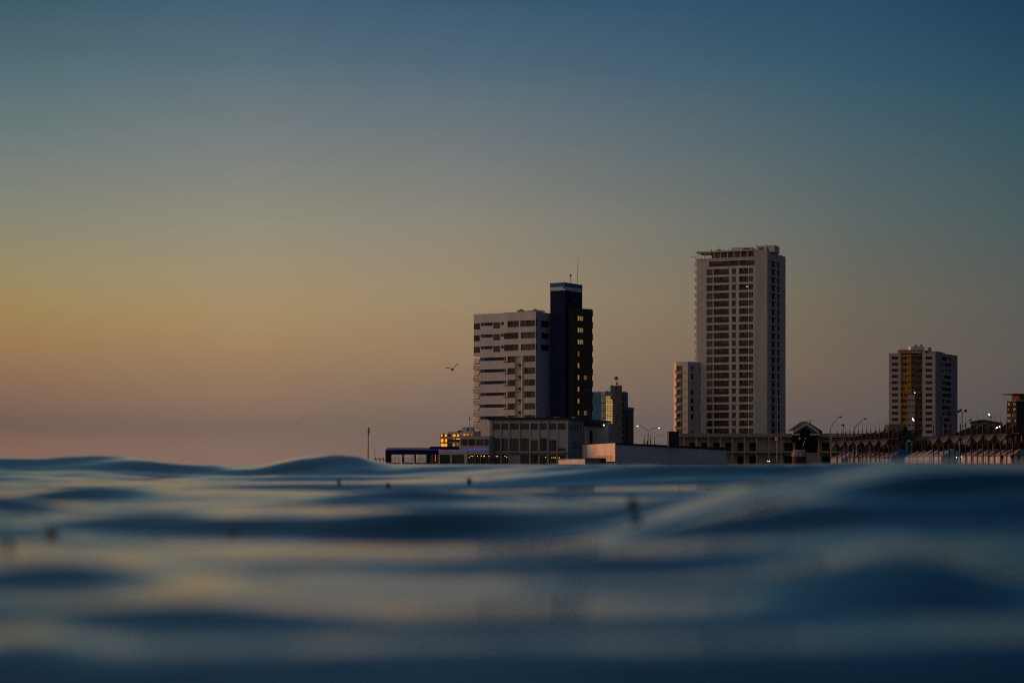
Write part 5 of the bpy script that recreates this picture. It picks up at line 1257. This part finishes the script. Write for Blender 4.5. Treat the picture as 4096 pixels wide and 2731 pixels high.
for v in range(3):
    t = thing('promenade_tree', '', 'tree', (0, 0, 0)); g = leaf_mesh(v, 1.9+v*.3, 1.5, 2600, 3.0+.2*v); g.build('crown', t)
    g = MB(); rr = random.Random(v); g.tube([(0, 0, 0), (.06, .03, 1.0), (.0, .08, 2.0), (.12, 0, 2.8)], [.17, .13, .11, .05], BARK, 8)
    for a in range(4): an = a*1.6+v; g.tube([(0, .05, 1.6), (math.cos(an)*.6, math.sin(an)*.6, 2.5), (math.cos(an)*1.1, math.sin(an)*1.1, 3.2)], [.08, .05, .02], BARK, 6)
    g.build('trunk', t); tre.append(t)
tp = [(3452, 455), (3478, 450), (3506, 446), (3530, 440), (3672, 437), (3698, 432), (3724, 428), (3748, 424), (3775, 418), (3800, 412), (3828, 408), (3852, 404), (3880, 398), (3905, 395), (3932, 392), (3957, 388), (3984, 384), (4012, 380), (4042, 376), (4070, 373), (4094, 370)]
for i, (px, Y) in enumerate(tp):
    src = tre[i % 3]; o = src if i < 3 else copy_tree(src)
    o.location = ((px-2048)/FPX*Y, Y, GZ); s_ = R.uniform(.85, 1.05); o.scale = (s_*1.1, s_*1.1, s_); o.rotation_euler = (0, 0, R.uniform(0, 6.28)) if False else (0, 0, i*1.3)
    o['label'] = ('dark bushy tree behind the tents, %s from the left' % (ORD[i] if i < 20 else 'rightmost')); o['group'] = 'dark trees behind the market tents'

# ================================================================== GULLS
def gull(c, sc_, lp, rp, lab, grp='gulls in flight'):
    t = thing('gull', lab, 'bird', c, grp); g = MB()
    g.tube([c+Vector((-.1, -.25, -.02))*sc_, c+Vector((-.06, -.14, .0))*sc_, c+Vector((0, 0, 0))*sc_, c+Vector((.02, .16, .01))*sc_, c+Vector((.03, .3, .03))*sc_], [.02*sc_, .06*sc_, .085*sc_, .06*sc_, .02*sc_], FEATH, 10)
    def wing(pts):
        n = len(pts)
        for i in range(n-1):
            a, b = pts[i], pts[i+1]; wa = .10*(1-i/n)+.02; wb = .10*(1-(i+1)/n)+.012
            A = [c+Vector((a[0], -wa*.6, a[1]+.012))*sc_, c+Vector((a[0], wa, a[1]-.012))*sc_]; B = [c+Vector((b[0], -wb*.6, b[1]+.012))*sc_, c+Vector((b[0], wb, b[1]-.012))*sc_]
            up = Vector((0, 0, .022*sc_))
            g.hexa([A[0], B[0], B[1], A[1]], [A[0]+up, B[0]+up, B[1]+up, A[1]+up], FEATH)
    wing(lp); wing(rp); g.build('body', t)
k_ = 150/FPX/19.6
c = at(1811, 1478, 150)
gull(c, 1.0, [(-.03, .02), (-180*k_, 80*k_), (-380*k_, 115*k_), (-600*k_, 145*k_)], [(.03, .02), (90*k_, 170*k_), (250*k_, 310*k_), (460*k_, 475*k_)], 'dark gull with raised right wing flying left of the banded hotel')
gull(at(1194, 1694, 420), 1.0, [(-.02, 0), (-.2, -.06)], [(.02, .02), (.25, .09)], 'tiny distant gull low over the sea')

# ================================================================== GROUND AND SHORE
g = MB(); edge = [(-28, 372), (-16, 374), (8, 382), (24, 372), (40, 340), (56, 300), (80, 262), (140, 215), (3000, 150)]
backp = [(3000, 4500), (-330, 4500), (-28.5, 380)]
P = edge+backp; n = len(P)
g.poly([(x, y, GZ) for x, y in P], PAVE); tag(g.build('quay_ground'), kind='structure')
g = MB()
for i in range(len(edge)-1):
    (x0, y0), (x1, y1) = edge[i], edge[i+1]
    g.poly([(x0, y0, GZ-.004), (x1, y1, GZ-.004), (x1, y1-9, -.5), (x0, y0-9, -.5)], SANDM)
(x0, y0), (x1, y1) = edge[0], backp[-1]
g.poly([(x0, y0, GZ-.004), (x1, y1, GZ-.004), (x1-9, y1, -.5), (x0-9, y0-6, -.5)], SANDM)
(x0, y0), (x1, y1) = backp[-1], backp[-2]
g.poly([(x0, y0, GZ-.004), (x1, y1, GZ-.004), (x1-20, y1, -.5), (x0-9, y0, -.5)], SANDM)
tag(g.build('beach'), kind='structure')

# ================================================================== SEA
def water_mesh():
    rng = np.random.RandomState(5)
    # perspective-graded polar grid: fine where the camera looks
    th1 = np.linspace(-0.36, 0.36, 620); ext = np.linspace(0.36, 1.35, 60)[1:]
    th = np.concatenate([-ext[::-1], th1, ext])
    d = [0.35]
    while d[-1] < 40: d.append(d[-1]*1.0085)
    while d[-1] < 9000: d.append(d[-1]*1.03)
    d = np.array(d)
    TH, D = np.meshgrid(th, d)
    X = D*np.tan(TH) if False else D*np.sin(TH); Yy = D*np.cos(TH)
    Z = np.zeros_like(X)
    WV = []
    for k in range(64):
        lam = 0.20*(4.5/0.20)**rng.rand(); ang = rng.normal(0.05, 0.24)
        steep = WAVE_STEEP*(0.75 if lam > 2.5 else 1.0)
        WV.append((lam, ang, steep*lam/(2*math.pi), rng.rand()*6.28))
    for lam, ang, a, ph in WV:
        k = 2*math.pi/lam; cell = D*0.012
        att = np.clip((lam/(3.0*cell+1e-6))-0.3, 0, 1)
        att *= 1/(1+(D/60.0)**2)
        q = k*(X*math.sin(ang)+Yy*math.cos(ang))+ph
        Z += a*att*(np.sin(q)+0.18*np.cos(2*q))
    # two swells rise to about eye level: a far one to the left, a near one to the right
    pxc = 2048+FPX*np.tan(th)
    def smooth(a, n):
        k_ = np.exp(-np.linspace(-2, 2, 2*n+1)**2); k_ /= k_.sum(); return np.convolve(np.pad(a, n, mode='edge'), k_, mode='valid')
    T = np.array(CREST, float); pyT = smooth(np.interp(pxc, T[:, 0], T[:, 1]), 4)
    lim = HC+(YH-pyT)[None, :]*Yy/FPX
    for (dr, w_, tgt, ns, fade) in ((17.0, 1.3, np.interp(pxc, [1500, 1650], [0, 1])*1856+np.interp(pxc, [1500, 1650], [1, 0])*pyT, 5, None), (4.0, .85, pyT, 40, np.clip((pxc-1700)/2000, 0, 1))):
        dd = dr*(1-0.02*(np.tan(th)*30).clip(-3, 3))
        g_ = np.exp(-((D-dd[None, :])/w_)**2)
        lm = HC+(YH-tgt)[None, :]*Yy/FPX
        A = np.where(g_ > .5, (lm-Z)/np.maximum(g_, 1e-3), 1e9).min(0); A = smooth(np.clip(A, 0, .25), ns)
        if fade is not None: f_ = fade*fade*(3-2*fade); A = A*f_
        Z += A[None, :]*g_
    def find(px, py):
        j = int(np.argmin(np.abs(pxc-px))); c_ = slice(max(0, j-4), j+5)
        pr = (YH-(Z[:, c_]-HC)/Yy[:, c_]*FPX).mean(1); k = int(np.argmax(pr <= py)); return d[k]
    for (px, py, hw, hh, S) in FACES:
        d0 = find(px, py); d1 = find(px, py-hh); w_ = max((d1-d0)*.9, d0*.02); w_ = min(w_, d0*(.12 if py > 2060 or px > 2300 else .035))
        cx = (px-2048)/FPX; lat = np.exp(-((pxc-px)/hw)**2)[None, :]
        sk = (pxc-px)[None, :]/FPX*0.35*d0
        Z += 1.0*S*w_*1.15*lat*np.exp(-((D-(d0+w_*.8+sk))/w_)**2)
    over = np.where(D > 1.2, np.maximum(Z-(lim-0.0004*D), 0), 0); Z -= over
    # keep the far field under the land sheets
    nv = X.size; me = bpy.data.meshes.new('sea'); me.vertices.add(nv)
    co = np.stack([X.ravel(), Yy.ravel(), Z.ravel()], 1).astype(np.float32); me.vertices.foreach_set('co', co.ravel())
    nr, nc = X.shape; i = np.arange(nr-1)[:, None]*nc+np.arange(nc-1)[None, :]; i = i.ravel()
    quads = np.stack([i, i+1, i+nc+1, i+nc], 1).astype(np.int32)
    nf = len(quads); me.loops.add(nf*4); me.loops.foreach_set('vertex_index', quads.ravel())
    me.polygons.add(nf); me.polygons.foreach_set('loop_start', np.arange(nf, dtype=np.int32)*4); me.polygons.foreach_set('loop_total', np.full(nf, 4, np.int32))
    me.polygons.foreach_set('use_smooth', np.ones(nf, bool)); me.update(calc_edges=True); me.validate()
    o = bpy.data.objects.new('sea', me); C.objects.link(o); tag(o, kind='structure')
    m = bpy.data.materials.new('sea_water'); m.use_nodes = True; nt = m.node_tree; b = nt.nodes['Principled BSDF']
    b.inputs['Base Color'].default_value = (0.004, 0.058, 0.108, 1); b.inputs['Roughness'].default_value = 0.06; b.inputs['IOR'].default_value = 1.42
    tc = nt.nodes.new('ShaderNodeTexCoord'); n1 = nt.nodes.new('ShaderNodeTexNoise'); n1.inputs['Scale'].default_value = 7; n1.inputs['Detail'].default_value = 4
    mp_ = nt.nodes.new('ShaderNodeMapping'); mp_.inputs['Scale'].default_value = (1, 1.6, 1)
    bp = nt.nodes.new('ShaderNodeBump'); bp.inputs['Strength'].default_value = 0.25; bp.inputs['Distance'].default_value = 0.006
    nt.links.new(tc.outputs['Object'], mp_.inputs[0]); nt.links.new(mp_.outputs[0], n1.inputs['Vector']); nt.links.new(n1.outputs['Fac'], bp.inputs['Height']); n2 = nt.nodes.new('ShaderNodeTexNoise'); n2.inputs['Scale'].default_value = 0.9; n2.inputs['Detail'].default_value = 5; bp2 = nt.nodes.new('ShaderNodeBump'); bp2.inputs['Strength'].default_value = 0.5; bp2.inputs['Distance'].default_value = 0.035
    nt.links.new(mp_.outputs[0], n2.inputs['Vector']); nt.links.new(n2.outputs['Fac'], bp2.inputs['Height']); nt.links.new(bp.outputs[0], bp2.inputs['Normal']); nt.links.new(bp2.outputs[0], b.inputs['Normal'])
    me.materials.append(m)
    return co.reshape(nr, nc, 3)
WAVE_STEEP = 0.0145
CREST = [(-9000, 1840), (0, 1826), (180, 1829), (250, 1821), (366, 1816), (500, 1820), (600, 1838), (700, 1851), (870, 1856), (1030, 1857), (1090, 1845), (1200, 1822), (1350, 1816), (1437, 1821), (1490, 1840), (1570, 1852), (1783, 1855), (2050, 1854), (2570, 1854), (2920, 1856), (3180, 1854), (3350, 1849), (3530, 1838), (3607, 1834), (3750, 1836), (3880, 1846), (4096, 1853), (12000, 1845)]
CDIST = [(-9000, 9), (200, 10), (700, 11), (1300, 8.5), (1600, 8), (2100, 6.5), (2800, 5), (3600, 4.2), (12000, 4.5)]
FACES = [  # image column and row of a darker wave face, half-width and half-height in the photograph, extra slope
    (3000, 1925, 800, 45, .15), (3750, 1955, 420, 40, .13), (2800, 2160, 520, 36, .12), (3250, 2070, 350, 30, .10), (1750, 2110, 480, 40, .14),
    (1700, 2290, 250, 30, .07), (1900, 2540, 400, 60, .05), (3600, 2390, 520, 80, .11), (250, 2310, 330, 32, .09), (50, 2650, 260, 70, .08),
    (700, 1890, 250, 14, .15), (350, 1985, 260, 14, .14), (0, 2040, 260, 18, .16), (1600, 2002, 350, 14, .13), (1250, 1868, 330, 9, .14), (560, 2085, 300, 16, .09), (900, 2420, 420, 40, .06)]
_UNUSED = [  # px, -, distance, half-width, half-depth, height, skew
    (330, 0, 9.5, 1.0, .5, .10, .1), (1250, 0, 8.5, .45, .4, .085, .0), (3300, 0, 3.6, .9, .45, .085, .1), (2600, 0, 3.8, .5, .35, .04, .1),
]
grid = water_mesh()
def on_water(px, py):
    j = int(np.argmin(np.abs(grid[40, :, 0]/grid[40, :, 1]-(px-2048)/FPX))); col_ = grid[:, j, :]
    pr = YH-(col_[:, 2]-HC)/col_[:, 1]*FPX; k = int(np.argmax(pr <= py)); return Vector(col_[k].tolist())
WEED = mat('wet_seaweed', (0.014, 0.016, 0.012), 0.6, 0.3, 20)
for i, (px, py, r_, lab) in enumerate(((1358, 1938, 10, 'faint dark weed scrap left of the pair of scraps below the navy pavilion'), (1555, 1951, 13, 'dark weed scrap floating below the navy pavilion'), (1881, 1928, 11, 'dark weed scrap floating below the banded hotel'),
        (2530, 2025, 19, 'dark weed scrap on the blue wave below the white beach building'), (205, 2150, 20, 'large dark weed scrap floating at the far left'), (27, 2198, 18, 'dark weed scrap cut by the left edge of the view'), (937, 2148, 12, 'very faint weed scrap on the pale water left of centre'))):
    p = on_water(px, py); rad = (1.0 if py < 1960 else 1.35)*r_/FPX*p.y; t = thing('floating_seaweed', lab, 'seaweed', p, 'scraps of weed floating on the water'); g = MB(); rr = random.Random(i)
    g.ball(p+Vector((0, 0, rad*.5)), rad*.75, WEED, 10)
    for k in range(9):
        a = rr.uniform(0, 6.28); q = p+Vector((math.cos(a)*rad*.9, math.sin(a)*rad*.9, rad*rr.uniform(-.1, 1.0))); g.tube([p+Vector((0, 0, rad*.4)), q], [rad*.3, rad*.12], WEED, 6)
    g.build('fronds', t, True)
# ================================================================== SKY
def srgb(c):
    return tuple(((v/255)/12.92 if v/255 <= .04045 else ((v/255+.055)/1.055)**2.4) for v in c)
w = bpy.data.worlds.new('World'); sc.world = w; w.use_nodes = True; nt = w.node_tree
for n_ in list(nt.nodes): nt.nodes.remove(n_)
N = nt.nodes.new; LK = nt.links.new
out = N('ShaderNodeOutputWorld'); bg = N('ShaderNodeBackground'); LK(bg.outputs[0], out.inputs[0])
tc = N('ShaderNodeTexCoord'); sep = N('ShaderNodeSeparateXYZ'); LK(tc.outputs['Generated'], sep.inputs[0])
def mth(op, a, b=None, c=None):
    n_ = N('ShaderNodeMath'); n_.operation = op
    for i, v in enumerate((a, b, c)):
        if v is None: continue
        if isinstance(v, (int, float)): n_.inputs[i].default_value = v
        else: LK(v, n_.inputs[i])
    return n_.outputs[0]
x, y, z = sep.outputs
hyp = mth('SQRT', mth('ADD', mth('MULTIPLY', x, x), mth('MULTIPLY', y, y)))
hyp = mth('MAXIMUM', hyp, 1e-4)
el = mth('DIVIDE', z, hyp)                 # tan of elevation
nz = N('ShaderNodeTexNoise'); nz.inputs['Scale'].default_value = 1.0; nz.inputs['Detail'].default_value = 4
vm = N('ShaderNodeVectorMath'); vm.operation = 'MULTIPLY'; vm.inputs[1].default_value = (4, 4, 42); LK(tc.outputs['Generated'], vm.inputs[0]); LK(vm.outputs[0], nz.inputs['Vector'])
el = mth('ADD', el, mth('MULTIPLY', mth('SUBTRACT', nz.outputs['Fac'], 0.5), 0.010))   # thin uneven haze layers
s = mth('DIVIDE', x, hyp)                  # sine of azimuth
TS = 1.0                                   # ramp covers tan elevation 0..1
def ramp(stops):
    r = N('ShaderNodeValToRGB'); r.color_ramp.interpolation = 'LINEAR'; e = r.color_ramp.elements
    st = []
    for py, c in stops: st.append(((YH-py)/FPX, srgb(c)))
    st.sort()
    while len(e) < len(st): e.new(0.5)
    for i, (p, c) in enumerate(st): e[i].position = min(1, max(0, p)); 
    for i, (p, c) in enumerate(st): e[i].color = (*c, 1)
    LK(el, r.inputs[0]); return r.outputs[0]
rL = ramp([(1862, (133, 103, 89)), (1790, (130, 100, 88)), (1700, (112, 93, 84)), (1600, (128, 101, 86)), (1400, (153, 119, 83)), (1250, (158, 132, 88)), (1100, (151, 136, 101)), (900, (134, 133, 114)), (600, (108, 122, 120)), (300, (80, 107, 116)), (0, (54, 84, 100)), (-600, (54, 82, 106)), (-3000, (50, 74, 98)), (-6000, (40, 58, 82))])
rC = ramp([(1862, (132, 107, 96)), (1790, (130, 105, 95)), (1700, (119, 102, 92)), (1600, (138, 112, 93)), (1400, (158, 128, 94)), (1250, (163, 139, 101)), (1100, (157, 142, 112)), (900, (144, 139, 122)), (600, (120, 126, 125)), (300, (90, 112, 122)), (0, (62, 92, 114)), (-600, (56, 84, 108)), (-3000, (50, 74, 98)), (-6000, (40, 58, 82))])
rD = ramp([(1862, (116, 100, 94)), (1750, (112, 98, 92)), (1600, (125, 106, 94)), (1400, (148, 122, 95)), (1200, (153, 134, 106)), (900, (137, 132, 118)), (600, (114, 120, 121)), (300, (84, 106, 121)), (0, (56, 88, 113)), (-600, (50, 78, 104)), (-3000, (46, 70, 96)), (-6000, (38, 56, 80))])
rR = ramp([(1862, (92, 85, 84)), (1700, (96, 87, 85)), (1500, (107, 94, 85)), (1200, (105, 100, 88)), (900, (91, 101, 99)), (600, (72, 95, 104)), (300, (51, 86, 105)), (0, (38, 73, 99)), (-600, (34, 66, 95)), (-3000, (34, 58, 84)), (-6000, (30, 48, 70))])
rX = ramp([(1862, (78, 76, 78)), (1650, (83, 80, 80)), (1450, (90, 85, 82)), (1200, (87, 89, 86)), (900, (70, 88, 91)), (600, (53, 83, 94)), (300, (35, 72, 93)), (0, (24, 56, 81)), (-600, (20, 48, 76)), (-3000, (22, 44, 68)), (-6000, (20, 34, 56))])
def blend(a, b, p0, p1):
    m = N('ShaderNodeMapRange'); m.interpolation_type = 'SMOOTHSTEP' if False else 'LINEAR'; m.inputs['From Min'].default_value = (p0-2048)/FPX; m.inputs['From Max'].default_value = (p1-2048)/FPX; LK(s, m.inputs[0])
    x_ = N('ShaderNodeMix'); x_.data_type = 'RGBA'; LK(m.outputs[0], x_.inputs['Factor']); LK(a, x_.inputs['A']); LK(b, x_.inputs['B']); return x_.outputs['Result']
col = blend(blend(blend(blend(rL, rC, 100, 1000), rD, 1000, 1850), rR, 1850, 3420), rX, 3420, 4096)
# broad warm glow added to light the facades, left and behind the camera (outside the picture)
az = math.radians(-118); dn = mth('ADD', mth('MULTIPLY', mth('DIVIDE', x, hyp), math.sin(az)), mth('MULTIPLY', mth('DIVIDE', y, hyp), math.cos(az)))
dn = mth('MAXIMUM', dn, 0.0); dn = mth('POWER', dn, 1.4)
vf = mth('DIVIDE', 1.0, mth('ADD', 1.0, mth('MULTIPLY', mth('MULTIPLY', el, el), 3.5)))
glow = mth('MULTIPLY', dn, vf)
gc = N('ShaderNodeMix'); gc.data_type = 'RGBA'; gc.blend_type = 'ADD'; LK(glow, gc.inputs['Factor']); LK(col, gc.inputs['A']); gc.inputs['B'].default_value = (0.58, 0.40, 0.265, 1)
# physical sky, sun just at the horizon, adds its own low scatter
sky = N('ShaderNodeTexSky'); sky.sky_type = 'NISHITA'; sky.sun_disc = False; sky.sun_elevation = math.radians(1.2); sky.sun_rotation = math.radians(-66)
ad = N('ShaderNodeMix'); ad.data_type = 'RGBA'; ad.blend_type = 'ADD'; ad.inputs['Factor'].default_value = 0.003; LK(gc.outputs['Result'], ad.inputs['A']); LK(sky.outputs[0], ad.inputs['B'])
LK(ad.outputs['Result'], bg.inputs[0]); bg.inputs[1].default_value = 1.0
# last glow of the sun, low on the left beyond the buildings
sl = bpy.data.lights.new('sun', 'SUN'); sl.energy = 2.3; sl.angle = math.radians(14); sl.color = (1.0, 0.36, 0.10)
so = bpy.data.objects.new('sun', sl); C.objects.link(so)
az, e_ = math.radians(-60), math.radians(7.0)
dirv = Vector((math.sin(az)*math.cos(e_), math.cos(az)*math.cos(e_), math.sin(e_)))
so.rotation_euler = dirv.to_track_quat('Z', 'Y').to_euler(); so.location = (-60, 100, 60)

# ================================================================== CAMERA
cam = bpy.data.cameras.new('camera'); co_ = bpy.data.objects.new('camera', cam); C.objects.link(co_)
co_.location = (0, 0, HC); co_.rotation_euler = (math.pi/2, 0, 0)
cam.sensor_width = 36; cam.lens = FPX/4096*36; cam.shift_y = (YH-1365.5)/4096; cam.clip_start = .05; cam.clip_end = 20000
cam.dof.use_dof = True; cam.dof.focus_distance = 470; cam.dof.aperture_fstop = 2.6
sc.camera = co_
sc.view_settings.view_transform = 'Standard'; sc.view_settings.look = 'None'; sc.view_settings.exposure = 0; sc.view_settings.gamma = 1
sc.render.dither_intensity = 2.0; sc.cycles.filter_width = 1.15; sc.cycles.max_bounces = 6; sc.cycles.use_denoising = False
